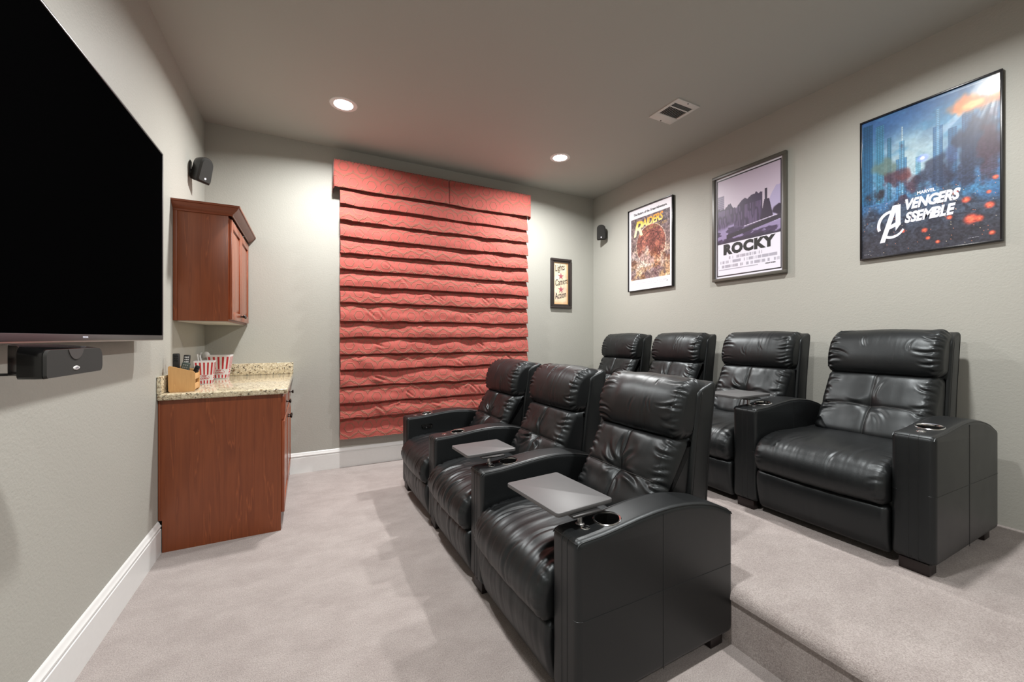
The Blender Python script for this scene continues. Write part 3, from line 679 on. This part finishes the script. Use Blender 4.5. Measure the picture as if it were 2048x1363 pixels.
st = (np.abs(u-.77) < .018)*(v > .24)*(v < .34); pim = blend(pim, st*1., (48, 40, 62)); pim = blend(pim, (np.abs(u-.78) < .035+.32*(v-.34))*(v > .335)*(v < .53)*1., (50, 38, 62))
pim = blend(pim, (np.abs(v-(.60-.085*(u-.2)/.8*1.0+.0)) < .022)*(u > .18)*1., (44, 36, 54)); pim = blend(pim, (np.abs(v-(.565-.07*u)) < .004)*(u > .45)*1., (205, 195, 220)); pim = blend(pim, blob(u, v, .93, .46, .07, .04, .2, .4, 13), (46, 36, 58))
pim = blend(pim, sstep(.625, .645, v+.01*fbm(u*10, v*3, 14, 3))*1., (48, 38, 62))
img = np.where(ph[..., None], pim, img)
cr = np.zeros(u.shape)
for v0, ua, ub, sd in ((.805, .22, .72, 1), (.845, .08, .92, 2), (.887, .05, .95, 3)):
    cr += (np.abs(v-v0) < .014)*(u > ua)*(u < ub)*(vnoise(u*100, v*0, sd) > -.35)*(vnoise(u*13, v*0, sd+5) > -.75)
img = blend(img, np.clip(cr, 0, 1)*.36, (70, 66, 84)); img = blend(img, ((np.abs(v-.918) < .0035)*(u > .05)*(u < .66))*.35, (70, 66, 84))
art_mesh('print', img, W_, H_, t, -.0165, M['art'], (hw-mg, hh-mg))
text('title_lettering', 'ROCKY', .108, TB(-.0172, hw, hh, .5, .765, W_, H_, mg), M['ink'], t, off=.0070, sp=1.12, sx=1.10, sy=1.08)
text('small_lettering', 'United Artists', .014, TB(-.0172, hw, hh, .83, .922, W_, H_, mg), M['ink'], t, off=.0003)
# 3: brown carved stone poster
t, hw, hh = picture('framed film poster with orange RAIDERS lettering over brown stonework, nearest the corner', 2.868, 3.50, 1.772, 2.705, .008, .034, M['blackframe'])
mg = .008; W_, H_ = 2*hw-2*mg, hh-2*mg
u, v = grid(300, 200)
img = np.ones(u.shape+(3,))*np.array([236, 234, 242])/255.
ia = (u > .05)*(u < .945)*(v > .115)*(v < .875)
p_ = np.ones(u.shape+(3,))*np.array([122, 100, 98])/255.
p_ = blend(p_, sstep(.5, .1, v)*.7, (98, 92, 104)); p_ = blend(p_, .5*sstep(.0, .6, fbm(u*26, v*34, 3, 3)), (160, 142, 134)); p_ = blend(p_, .5*sstep(.15, .7, fbm(u*22+9, v*30, 13, 3)), (66, 52, 56))
dd = np.hypot((u-.52), (v-.47)/.70*1.0)
p_ = blend(p_, (dd < .34)*.85, (120, 66, 58)); p_ = blend(p_, (dd < .34)*.5*sstep(.0, .6, fbm(u*9, v*12, 23, 4)), (190, 120, 96)); p_ = blend(p_, (np.abs(dd-.34) < .008)*.8, (200, 180, 165)); p_ = blend(p_, (np.abs(dd-.22) < .006)*.7, (70, 36, 34))
p_ = blend(p_, sstep(.62, .85, v)*.75, (206, 168, 120)); p_ = blend(p_, .6*sstep(.1, .6, fbm(u*10, v*16, 33, 4))*sstep(.45, .6, v), (236, 214, 180)); p_ = blend(p_, .65*sstep(.2, .6, fbm(u*11+4, v*12, 34, 4))*sstep(.45, .6, v), (104, 62, 44))
p_ = blend(p_, .5*blob(u, v, .35, .66, .30, .07, .5, 1.3, 35), (214, 202, 196)); p_ = blend(p_, .5*blob(u, v, .48, .82, .36, .05, .5, 1.3, 36), (96, 84, 112)); p_ = blend(p_, .5*blob(u, v, .72, .66, .2, .06, .5, 1.3, 37), (214, 160, 120))
p_ = np.clip(p_*(.95+.3*fbm(u*50, v*75, 44, 3))[..., None], 0, 1)
img = np.where(ia.astype(bool)[..., None], p_, img)
cr = (np.abs(v-.915) < .006)*(u > .08)*(u < .9)*(vnoise(u*60, v*0, 3) > -.2)+(np.abs(v-.935) < .005)*(u > .1)*(u < .86)*(vnoise(u*70, v*0, 4) > -.2)
img = blend(img, np.clip(cr, 0, 1)*.3, (110, 106, 120))
art_mesh('print', img, W_, H_, t, -.0175, M['art'], (hw-mg, hh-mg))
tg = NT('fire_gradient'); sp_ = tg.n('SeparateXYZ'); tg.l(tg.coord('Object'), sp_.inputs[0])
tg.l(tg.ramp(tg.math('MULTIPLY', tg.math('SUBTRACT', sp_.outputs[2], .68), 6.2), [(0, lin(250, 240, 180)), (.45, lin(248, 200, 90)), (1, lin(226, 78, 60))]), tg.b.inputs['Base Color'])
tg.set(Roughness=.3); M['fire'] = tg.m
text('tagline_lettering', 'The Return of the Great Adventure.', .0345, TB(-.0182, hw, hh, .5, .078, W_, H_, mg), M['ink'], t, off=.0009, shear=.1, sx=.93)
text('title_lettering', 'R', .235, basis((-.0184, hw-mg-.10*W_, hh-mg-.335*H_), (0, -1, 0), Vector((0, 0, 1))), M['fire'], t, off=.004, shear=.28, ax='LEFT', sx=1.02)
text('title_lettering', 'AIDERS', .118, basis((-.0184, hw-mg-.33*W_, hh-mg-.245*H_), Vector((0, -1, .08)).normalized(), Vector((0, .08, 1)).normalized()), M['fire'], t, off=.003, shear=.25, ax='LEFT', sx=.80, sp=.92)
text('subtitle_lettering', 'of the LOST ARK', .045, basis((-.0184, hw-mg-.42*W_, hh-mg-.295*H_), Vector((0, -1, .06)).normalized(), Vector((0, .06, 1)).normalized()), M['gold'], t, ax='LEFT', sx=.9)
text('small_lettering', '^', .04, TB(-.0184, hw, hh, .89, .95, W_, H_, mg), M['ink'], t)

# small sign on the far wall (faces -y)
t = thing('framed_sign', 'narrow dark framed Lights Camera Action sign on the far wall', 'framed sign', (2.822, YB, 1.612))
hw, hh = .155, .618
b = MB()
def fbars(b, a0, a1, c0, c1, wd, d0, d1, r):
    b.box((a0, d0, c1-wd), (a1, d1, c1), r); b.box((a0, d0, c0), (a1, d1, c0+wd), r); b.box((a0, d0, c0+wd), (a0+wd, d1, c1-wd), r); b.box((a1-wd, d0, c0+wd), (a1, d1, c1-wd), r)
fbars(b, -hw, hw, 0, hh, .03, -.03, -.001, .006); fbars(b, -hw+.03, hw-.03, .03, hh-.03, .02, -.02, -.001, .003); b.build('frame', M['brownframe'], t)
b = MB(); fbars(b, -hw+.048, hw-.048, .048, hh-.048, .008, -.016, -.001, .001); b.build('liner', M['gold'], t)
u, v = grid(150, 56); img = np.ones(u.shape+(3,))*np.array([232, 214, 184])/255.
img = blend(img, .5*sstep(0, .6, fbm(u*3, v*8, 3, 3)), (244, 238, 214)); img = blend(img, .5*sstep(.2, .7, fbm(u*4+5, v*9, 6, 3)), (204, 172, 160)); img = blend(img, sstep(.8, 1, u)*.6, (206, 160, 110)); img = blend(img, sstep(.9, 1, v)*.6, (214, 168, 116))
nr, nc, _ = img.shape; aw, ah = 2*(hw-.056), hh-.112
XX, ZZ = np.meshgrid(np.linspace(-aw/2, aw/2, nc), np.linspace(.056+ah, .056, nr)); P_ = np.stack([XX, np.full_like(XX, -.010), ZZ], -1).reshape(-1, 3)
idx = np.arange(nr*nc).reshape(nr, nc); q = np.stack([idx[:-1, :-1], idx[1:, :-1], idx[1:, 1:], idx[:-1, 1:]], -1).reshape(-1, 4)
me = bpy.data.meshes.new('print'); me.from_pydata(P_.tolist(), [], q.tolist()); me.update(); ca = me.color_attributes.new('Col', 'FLOAT_COLOR', 'POINT')
ca.data.foreach_set('color', np.concatenate([srgb2lin(img).reshape(-1, 3), np.ones((nr*nc, 1))], 1).reshape(-1)); me.materials.append(M['artm']); link('print', me, t)
for wd, zz, an in (('Lights', .455, 12), ('Camera', .275, 12), ('Action', .11, 12)):
    text('lettering', wd, .078, basis((-.086, -.0108, zz), (math.cos(R(an))*1, 0, math.sin(R(an))), (0, 0, 1)), M['ink'], t, ax='LEFT', sx=.80, sy=1.45, off=.0003)
for zc in (.40, .235):
    b = MB(); pts = []
    for k in range(10):
        a = R(90+36*k); r_ = .048 if k % 2 == 0 else .018; pts.append((r_*math.cos(a)*.95, zc+r_*math.sin(a)))
    b.prism(pts, 'y', -.0112, -.0102); b.build('star', simple('faded_rose', (.42, .10, .13, 1), .6), t)

# ---------------------------------------------------------------- recliners
def resample(pts, n, closed=True):
    """Catmull-Rom through control points, uniform arc length"""
    P_ = np.array(pts, float); m = len(P_); out = []
    seg = m if closed else m-1
    for i in range(seg):
        p0, p1, p2, p3 = (P_[(i-1) % m], P_[i], P_[(i+1) % m], P_[(i+2) % m]) if closed else (P_[max(i-1, 0)], P_[i], P_[i+1], P_[min(i+2, m-1)])
        for k in range(24):
            t_ = k/24; out.append(.5*((2*p1)+(-p0+p2)*t_+(2*p0-5*p1+4*p2-p3)*t_**2+(-p0+3*p1-3*p2+p3)*t_**3))
    out.append(P_[0] if closed else P_[-1]); out = np.array(out)
    s = np.concatenate([[0], np.cumsum(np.hypot(*np.diff(out, axis=0).T))]); q = np.linspace(0, s[-1], n+1)[:n if closed else n+1]
    return np.stack([np.interp(q, s, out[:, 0]), np.interp(q, s, out[:, 1])], -1), q, s[-1]
def sweep(b, pts, y0, y1, r, nt=120, nu=60, disp=None, mi=0, rnd=7, crisp=False):
    """closed (x,z) outline swept in y between y0..y1 with rounded ends of radius r; disp(U, S) moves the skin along its normal"""
    if crisp: prof = np.array(pts, float); nt = len(prof); s = np.concatenate([[0], np.cumsum(np.hypot(*np.diff(prof, axis=0).T))]); tot = s[-1]
    else: prof, s, tot = resample(pts, nt)
    tn = np.roll(prof, -1, 0)-np.roll(prof, 1, 0); tn /= np.hypot(tn[:, 0], tn[:, 1])[:, None]+1e-9; nm = np.stack([tn[:, 1], -tn[:, 0]], -1)
    area = .5*np.sum(prof[:, 0]*np.roll(prof[:, 1], -1)-np.roll(prof[:, 0], -1)*prof[:, 1])
    if area < 0: nm = -nm
    ys = []; ins = []
    for i in range(rnd): a = R(90)*i/(rnd-1) if rnd > 1 else 0; ys.append(y0+r*(1-math.sin(a))*1.0 if False else y0+r-r*math.cos(a)); ins.append(r-r*math.sin(a))
    mid = np.linspace(y0+r, y1-r, nu)[1:-1]; ys += list(mid); ins += [0]*len(mid)
    for i in range(rnd): a = R(90)*(rnd-1-i)/(rnd-1); ys.append(y1-r+r*math.cos(a)); ins.append(r-r*math.sin(a))
    ys = np.array(ys); ins = np.array(ins); U = (ys-(y0+y1)/2)/((y1-y0)/2)
    UU, SS = np.meshgrid(U, s, indexing='ij')
    dd = disp(UU, SS) if disp else np.zeros_like(UU)
    off = dd-ins[:, None]
    X = prof[None, :, 0]+nm[None, :, 0]*off; Z = prof[None, :, 1]+nm[None, :, 1]*off; Y = np.repeat(ys[:, None], nt, 1)
    V_ = np.stack([X, Y, Z], -1).reshape(-1, 3); nU = len(ys)
    fs = [(i*nt+j, i*nt+(j+1) % nt, (i+1)*nt+(j+1) % nt, (i+1)*nt+j) for i in range(nU-1) for j in range(nt)]
    fs += [tuple(range(nt)), tuple((nU-1)*nt+j for j in reversed(range(nt)))]
    b.add(V_.tolist(), fs, mi)
    return prof, nm, s, tot
def creases(Y, S, segs):
    # each (y, s, angle, length, width, depth): a pinched fold line with raised lips
    d = np.zeros_like(Y)
    for y, s_, a, L, wd, dp in segs:
        ca, sa = math.cos(a), math.sin(a); u_ = (Y-y)*ca+(S-s_)*sa; p_ = -(Y-y)*sa+(S-s_)*ca
        p_ = p_+.12*L*np.sin(u_/L*3.1)
        k = sstep(0, L*.25, u_)*(1-sstep(L*.35, L, u_))
        d += k*(-dp*np.exp(-(p_/wd)**2)+.55*dp*np.exp(-((np.abs(p_)-1.9*wd)/(wd*1.1))**2))
    return d
AW, PITCH = .145, .745; SH = (PITCH-AW)/2            # arm width, seat pitch, seat half width
TOP = [(.026, .598), (.06, .599), (.12, .602), (.20, .611), (.28, .620), (.36, .626), (.44, .627), (.52, .621), (.60, .608), (.68, .587), (.74, .562), (.764, .550)]
def arc(cx, cz, r, a0, a1, n=7): return [(cx+r*math.cos(R(a0+(a1-a0)*i/(n-1))), cz+r*math.sin(R(a0+(a1-a0)*i/(n-1)))) for i in range(n)]
AF, AB = arc(.027, .571, .027, 180, 95), arc(.763, .523, .027, 65, 0)
ARM = [(0, .12), (0, .20), (0, .345), (0, .46)]+AF+TOP[1:-1]+AB+[(.79, .42), (.79, .345), (.79, .20), (.79, .12)]+arc(.763, .077, .027, 0, -90)+[(.60, .05), (.30, .05)]+arc(.027, .077, .027, 270, 180)
def armz(x): return float(np.interp(x, [p[0] for p in TOP], [p[1] for p in TOP]))
def arm_mesh():
    b = MB(); sweep(b, ARM, -AW/2, AW/2, .022, nu=6, crisp=True, rnd=8)
    me0 = bpy.data.meshes.new('a'); me0.from_pydata(b.v, [], b.f)
    bm_ = bmesh.new(); bm_.from_mesh(me0); bmesh.ops.recalc_face_normals(bm_, faces=bm_.faces); bm_.to_mesh(me0); bm_.free()
    o = bpy.data.objects.new('a', me0); C.objects.link(o)
    c = MB(); c.cyl((.185, 0, .52), (.185, 0, .75), .044, n=40); mc = bpy.data.meshes.new('c'); mc.from_pydata(c.v, [], c.f)
    bm_ = bmesh.new(); bm_.from_mesh(mc); bmesh.ops.recalc_face_normals(bm_, faces=bm_.faces); bm_.to_mesh(mc); bm_.free()
    co = bpy.data.objects.new('c', mc); C.objects.link(co)
    md = o.modifiers.new('b', 'BOOLEAN'); md.operation = 'DIFFERENCE'; md.object = co; md.solver = 'EXACT'
    bpy.context.view_layer.update(); dg = bpy.context.evaluated_depsgraph_get(); me = bpy.data.meshes.new_from_object(o.evaluated_get(dg))
    bpy.data.objects.remove(o); bpy.data.objects.remove(co)
    # seams
    s = MB()
    top = AF[2:]+TOP[1:-1]+AB[:5]
    tp, _, _ = resample(top, 60, False)
    for sg in (-1, 1):
        s.tube([(x, sg*(AW/2-.0060), z-.0066) for x, z in tp], .0024, 6)
        s.tube([(.385, sg*(AW/2+.0002), z) for z in np.linspace(.055, .612, 12)], .0011, 5)
        s.tube([(x, sg*(AW/2+.0002), .345-.02*x) for x in np.linspace(.018, .775, 12)], .0011, 5)
        s.tube([(.022*(1-math.sin(a)), sg*(AW/2-.022+.022*math.cos(a)), .345) for a in np.linspace(0, math.pi/2, 5)], .0011, 5)
    for yy in (-.018, .012): s.tube([(-.0002, yy, z) for z in np.linspace(.06, .575, 6)]+[(.004, yy, .587), (.014, yy, .596)], .0011, 5)
    for yy in (-.026, .004, .020): s.tube([(.0003, yy, z) for z in np.linspace(.06, .575, 6)], .0005, 4)
    s.tube([(.006, yy, .588) for yy in np.linspace(-.062, .062, 8)], .002, 6)
    n0 = len(me.polygons)
    bm_ = bmesh.new(); bm_.from_mesh(me); 
    for f in bm_.faces: f.material_index = 0
    base = len(bm_.verts); nv = [bm_.verts.new(v) for v in s.v]
    for f in s.f:
        nf = bm_.faces.new([nv[i] for i in f]); nf.material_index = 1
    bm_.to_mesh(me); bm_.free(); me.materials.clear(); me.materials.append(M['leather']); me.materials.append(M['seam'])
    me.polygons.foreach_set('use_smooth', [True]*len(me.polygons)); me.set_sharp_from_angle(angle=R(40)); return me
ARM_ME = arm_mesh()
b = MB(); z_ = armz(.185); sl = (armz(.23)-armz(.14))/.09
b.lathe([(.040, -.075), (.0405, -.07), (.0415, -.004), (.0425, .002), (.047, .0035), (.0495, .0015), (.050, -.002)], (.185, 0, z_), n=44); b.cyl((.185, 0, z_-.073), (.185, 0, z_-.071), .0405, n=40)
b.v = [(x, y, z+sl*(x-.185)) for x, y, z in b.v]; b.m = [0]*40*0+[0]*len(b.f)
nrow = 6
for k in range(len(b.f)):
    b.m[k] = 1 if (k < 44*nrow and k % nrow < 2) or k >= 44*nrow else 0
cup_o = b.build('cup_holder', [M['chrome'], M['blackg']]); CUP = cup_o.data; bpy.data.objects.remove(cup_o)
b = MB(); zz = armz(.09); b.lathe([(0, .004), (.009, .004), (.012, .002), (.016, .0015), (.017, -.001)], (.09, 0, zz), n=28); so = b.build('tray_socket', M['chrome']); SOCK = so.data; bpy.data.objects.remove(so)
b = MB(); b.box((.03, -.045, .03), (.10, .045, .055), .004); b.box((.69, -.045, .03), (.76, .045, .055), .004)

def make_recliner(label, loc, rz, group, seed, both=False, tray=None, wr=1.0, lean=0.0, controls=False):
    t = thing('recliner', label, 'recliner', loc, rz, group)
    rs = np.random.RandomState(seed)
    def arm(y, sg=1):
        a = link('armrest', ARM_ME, t); a.location = (0, y, 0)
        c = link('cup_holder', CUP, a)
        link('tray_socket', SOCK, a)
        return a
    na = arm(-(SH+AW/2))
    if both:
        fa = arm(SH+AW/2)
        if controls:
            b = MB(); yy = -AW/2-.001
            b.box((.12, yy-.003, .50), (.21, yy, .535), .012, seg=3); b.box((.13, yy-.006, .508), (.16, yy-.002, .527), .003); b.box((.17, yy-.006, .508), (.20, yy-.002, .527), .003); b.build('control_panel', M['blackg'], fa)
    # --- feet
    for x in (.012, .68):
        for y in [-(SH+AW/2)]+([SH+AW/2] if both else []):
            b = MB(); b.box((x, y-.05, 0.0), (x+.075, y+.05, .052), .004); b.build('foot', M['footm'], t)
    # --- seat frame (sits between the arms, under the cushions)
    b = MB(); b.box((.05, -SH+.002, .05), (.72, SH-.002, .34), .01); b.build('seat_frame', M['leather'], t)
    # --- seat cushion
    ph = rs.rand(6)*20
    cs = []
    for k in range(int(9*wr)): cs.append((rs.uniform(-.26, .22), rs.uniform(.36, .62), R(90+rs.uniform(-14, 14)), rs.uniform(.12, .30), rs.uniform(.006, .013), .0035*rs.uniform(.5, 1.2)*min(wr, 1.3)))
    for sg in (-1, 1):
        for k in range(9): cs.append((sg*SH, .40+.055*k+rs.uniform(-.01, .01), R(90+sg*90+rs.uniform(-25, 25)), rs.uniform(.04, .09), .007, .006))
    def dseat(U, S):
        g = sstep(.28, .5, S)*(1-sstep(.80, .92, S))
        x_ = U*7.5+.35*vnoise(S*5+ph[0], U*2, seed)
        d = creases(U*SH, S, cs)*g+wr*g*(.0016*vnoise(x_*1.3+ph[1], S*2.1, seed+1)+.0007*vnoise(x_*4.2+ph[2], S*3.0, seed+2))
        top = (1-sstep(.30, .42, S)); d += top*(.003*vnoise(U*3+ph[3], S*5, seed+3)-.007*U**2)
        return d+.012*(1-U**2)*sstep(.1, .4, S)*(1-sstep(.75, .9, S))
    seat = [(.60, .455), (.46, .462), (.30, .463), (.15, .458), (.05, .443), (-.012, .412), (-.044, .362), (-.048, .312), (-.030, .272), (.0, .256), (.05, .256), (.30, .30), (.60, .32)]
    b = MB(); prof, nm, s, tot = sweep(b, seat, -SH+.003, SH-.003, .035, nt=150, nu=110, disp=dseat, rnd=8)
    for sg in (-1, 1):       # piping on the cushion ends
        b.tube([(prof[j][0]-nm[j][0]*.014, sg*(SH-.014), prof[j][1]-nm[j][1]*.014) for j in range(24, 112, 3)], .0026, 6, mi=1)
    b.build('seat_cushion', [M['leather'], M['seam']], t, ang=0)
    # --- footrest panel
    def dfoot(U, S):
        x_ = U*8+.25*vnoise(S*5, U*2+ph[5], seed+5); g = sstep(.02, .08, S)*(1-sstep(.2, .26, S))
        return wr*g*(.0022*vnoise(x_*1.2+3, S*2.2, seed+6)+.0008*vnoise(x_*4, S*3, seed+7))+.006*(1-U**2)*g
    foot = [(.03, .252), (-.004, .250), (-.016, .232), (-.020, .18), (-.010, .12), (.004, .07), (.016, .045), (.04, .04), (.08, .10), (.08, .20)]
    b = MB(); sweep(b, foot, -SH+.004, SH-.004, .022, nt=90, nu=90, disp=dfoot, rnd=6); b.build('footrest_panel', M['leather'], t, ang=0)
    # --- back: shell, lumbar cushion, head cushion
    BW = .277
    def LN(pts): return [(x+lean*max(z-.45, 0), z) for x, z in pts]
    shell = LN([(.78, .30), (.80, .50), (.815, .62), (.835, .78), (.858, .92), (.872, 1.0), (.885, 1.035), (.91, 1.045), (.928, 1.03), (.925, .98), (.905, .85), (.885, .70), (.872, .55), (.865, .42), (.86, .30), (.82, .26)])
    shell = [(x-.065 if i < 6 else x, z) for i, (x, z) in enumerate(shell)]
    b = MB(); pr_, nm_, s_, _ = sweep(b, shell, -BW, BW, .014, nt=90, nu=24, rnd=5)
    for sg in (-1, 1):
        fr = [(x+.020, z) for x, z in shell[1:6]]; q_, _, _ = resample(fr, 30, False)
        b.tube([(x, sg*(BW+.0004), z) for x, z in q_], .0012, 5, mi=1)
        q2 = [(x-.018, z) for x, z in shell[8:14]]; q_, _, _ = resample(q2, 30, False); b.tube([(x, sg*(BW+.0004), z) for x, z in q_], .0012, 5, mi=1)
    b.build('back_shell', [M['leather'], M['seam']], t, ang=0)
    CW = .262
    lum = LN([(.80, .42), (.60, .41), (.530, .425), (.508, .46), (.522, .505), (.556, .56), (.588, .62), (.622, .68), (.650, .735), (.674, .775), (.705, .80), (.75, .805), (.80, .80), (.80, .60)])
    prof0, s0, tot0 = resample(lum, 180)
    fidx = [i for i in range(180) if prof0[i][0] < .70+lean*.3 and prof0[i][1] > .43]; sa, sb = s0[fidx[0]], s0[fidx[-1]]; sm = sa+(sb-sa)*.50
    p2 = rs.rand(8)*30
    cl = []
    for k in range(int(7*wr)+2):
        a_ = rs.uniform(0, 2*math.pi); r0 = rs.uniform(.02, .05); cl.append((r0*math.cos(a_), sm+r0*math.sin(a_), a_, rs.uniform(.07, .16), rs.uniform(.007, .012), .006*wr*rs.uniform(.5, 1.1)))
    for sg in (-1, 1):
        for k in range(9):
            cl.append((sg*(CW-.004), sa+(sb-sa)*(.08+.105*k)+rs.uniform(-.012, .012), R(90+sg*90+rs.uniform(-28, 28)), rs.uniform(.05, .13), rs.uniform(.006, .010), rs.uniform(.005, .010)))
    def dl(U, S):
        q = (S-sa)/(sb-sa); ins = sstep(0, .08, q)*(1-sstep(.94, 1.02, q)); y = U*CW; z = S-sm
        d = .018*(1-U**2)*ins
        d -= .007*np.exp(-(z/.028)**2)*ins+.006*np.exp(-(z/.008)**2)*ins; d -= (.004*np.exp(-(y/.024)**2)+.005*np.exp(-(y/.008)**2))*ins
        r_ = np.hypot(y, z*1.1); d -= .016*np.exp(-(r_/.045)**2)*ins
        d += creases(y, S, cl)*ins
        d += wr*(.0035*vnoise(U*3+p2[3], q*4, seed+12)+.0012*vnoise(U*8+p2[1], q*9, seed+13))*ins
        d -= .010*sstep(.85, 1, np.abs(U))*ins
        return d
    b = MB(); prof, nm, s, tot = sweep(b, lum, -CW, CW, .045, nt=180, nu=150, disp=dl, rnd=9)
    def onl(U, S, off=.0006):
        d = float(dl(np.array([[U]]), np.array([[S]]))[0, 0]); x = np.interp(S, s, prof[:, 0]); z = np.interp(S, s, prof[:, 1]); a = np.interp(S, s, nm[:, 0]); c = np.interp(S, s, nm[:, 1])
        return (x+a*(d+off), U*CW, z+c*(d+off))
    b.tube([onl(U, sm) for U in np.linspace(-.82, .82, 60)], .0026, 6, mi=1)
    b.tube([onl(0, S) for S in np.linspace(sa+(sb-sa)*.06, sb, 50)], .0020, 6, mi=1)
    b.build('back_cushion', [M['leather'], M['seam']], t, ang=0)
    head = LN([(.74, .792), (.705, .800), (.680, .825), (.674, .865), (.680, .915), (.697, .965), (.725, 1.008), (.768, 1.040), (.82, 1.052), (.868, 1.048), (.893, 1.035), (.89, .99), (.85, .90), (.81, .81), (.78, .79)])
    p3 = rs.rand(8)*30
    ch = []
    for sg in (-1, 1):
        for k in range(11):
            s_ = .01+.036*k+rs.uniform(-.008, .008); an_ = R(rs.uniform(-18, 18)); ch.append((sg*(CW-.002), s_, an_ if sg < 0 else math.pi-an_, rs.choice([.05, .07, .10, .14]), rs.uniform(.005, .009), rs.uniform(.004, .009)))
    for k in range(int(4*wr)): ch.append((rs.uniform(-.15, .12), rs.uniform(.10, .3), R(90+rs.uniform(-30, 30)), rs.uniform(.06, .12), .006, .0022))
    def dh(U, S):
        d = .012*(1-U**2)-.012*sstep(.86, 1, np.abs(U))+creases(U*CW, S, ch)
        return d+wr*.0018*vnoise(U*5+p3[5], S*9, seed+24)+wr*.0007*vnoise(U*26+p3[6], S*6, seed+25)*np.exp(-((U+.2)/.3)**2)
    b = MB(); sweep(b, head, -CW-.006, CW+.006, .032, nt=150, nu=130, disp=dh, rnd=8); b.build('head_cushion', M['leather'], t, ang=0)
    # --- swivel tray
    if tray:
        x0, x1, y0, y1, an = tray
        tz = .645
        b = MB(); bm_ = bmesh.new(); bmesh.ops.create_cube(bm_, size=1)
        for v in bm_.verts: v.co = Vector((v.co.x*(x1-x0), v.co.y*(y1-y0), v.co.z*.015))
        ve = [e for e in bm_.edges if abs(e.verts[0].co.z-e.verts[1].co.z) > .01]; bmesh.ops.bevel(bm_, geom=ve, offset=.012, segments=4, affect='EDGES', profile=.5)
        he = [e for e in bm_.edges if abs(e.verts[0].co.z-e.verts[1].co.z) < .001]; bmesh.ops.bevel(bm_, geom=he, offset=.0025, segments=2, affect='EDGES', profile=.5)
        bmesh.ops.transform(bm_, matrix=Matrix.Translation(((x0+x1)/2, (y0+y1)/2, tz+.0075)) @ Matrix.Rotation(an, 4, 'Z'), verts=bm_.verts); b.bm(bm_)
        tr_ = b.build('tray', M['tray'], t)
        px, py = .09, -(SH+AW/2)+.03
        b = MB(); b.cyl((px, py, armz(.09)+.0), (px, py, tz-.006), .0085, n=24); b.cyl((px, py, armz(.09)+.001), (px, py, armz(.09)+.005), .016, .013, n=24); b.build('tray_post', M['nickel'], tr_)
        b = MB(); b.box((px-.05, py-.03, tz-.008), (px+.075, py+.07, tz-.0005), .002); b.build('tray_bracket', M['blackm'], tr_)
    return t
g1, g2 = 'black leather recliners in the front row', 'black leather recliners in the raised back row'
a1 = R(1.0)
def row1(k): y = 1.465+PITCH*k; return (.755-.0174*(y-1.02), y, 0)
make_recliner('black leather recliner nearest the camera, front row, with the largest grey tray', row1(0), a1, g1, 11, tray=(-.022, .232, -.350, -.015, R(3)), wr=1.0)
make_recliner('middle black leather recliner of the front row with a small grey tray', row1(1), a1, g1, 12, tray=(-.035, .245, -.345, -.125, R(2)), wr=1.35)
make_recliner('black leather recliner at the far end of the front row beside the red shade', row1(2), a1, g1, 13, both=True, controls=True, wr=1.15)
def row2(k): return (2.325, 1.115+PITCH*k, RISE)
make_recliner('black leather recliner at the near right end of the raised back row', row2(0), 0, g2, 21, wr=.55, lean=.02)
make_recliner('second black leather recliner of the back row from the right, with a tray', row2(1), 0, g2, 22, tray=(-.03, .29, -.36, -.13, 0), wr=.9)
make_recliner('third black leather recliner of the back row from the right, under the RAIDERS poster', row2(2), 0, g2, 23, wr=.9)
make_recliner('black leather recliner of the back row in the far right corner', row2(3), 0, g2, 24, both=True, wr=.9)
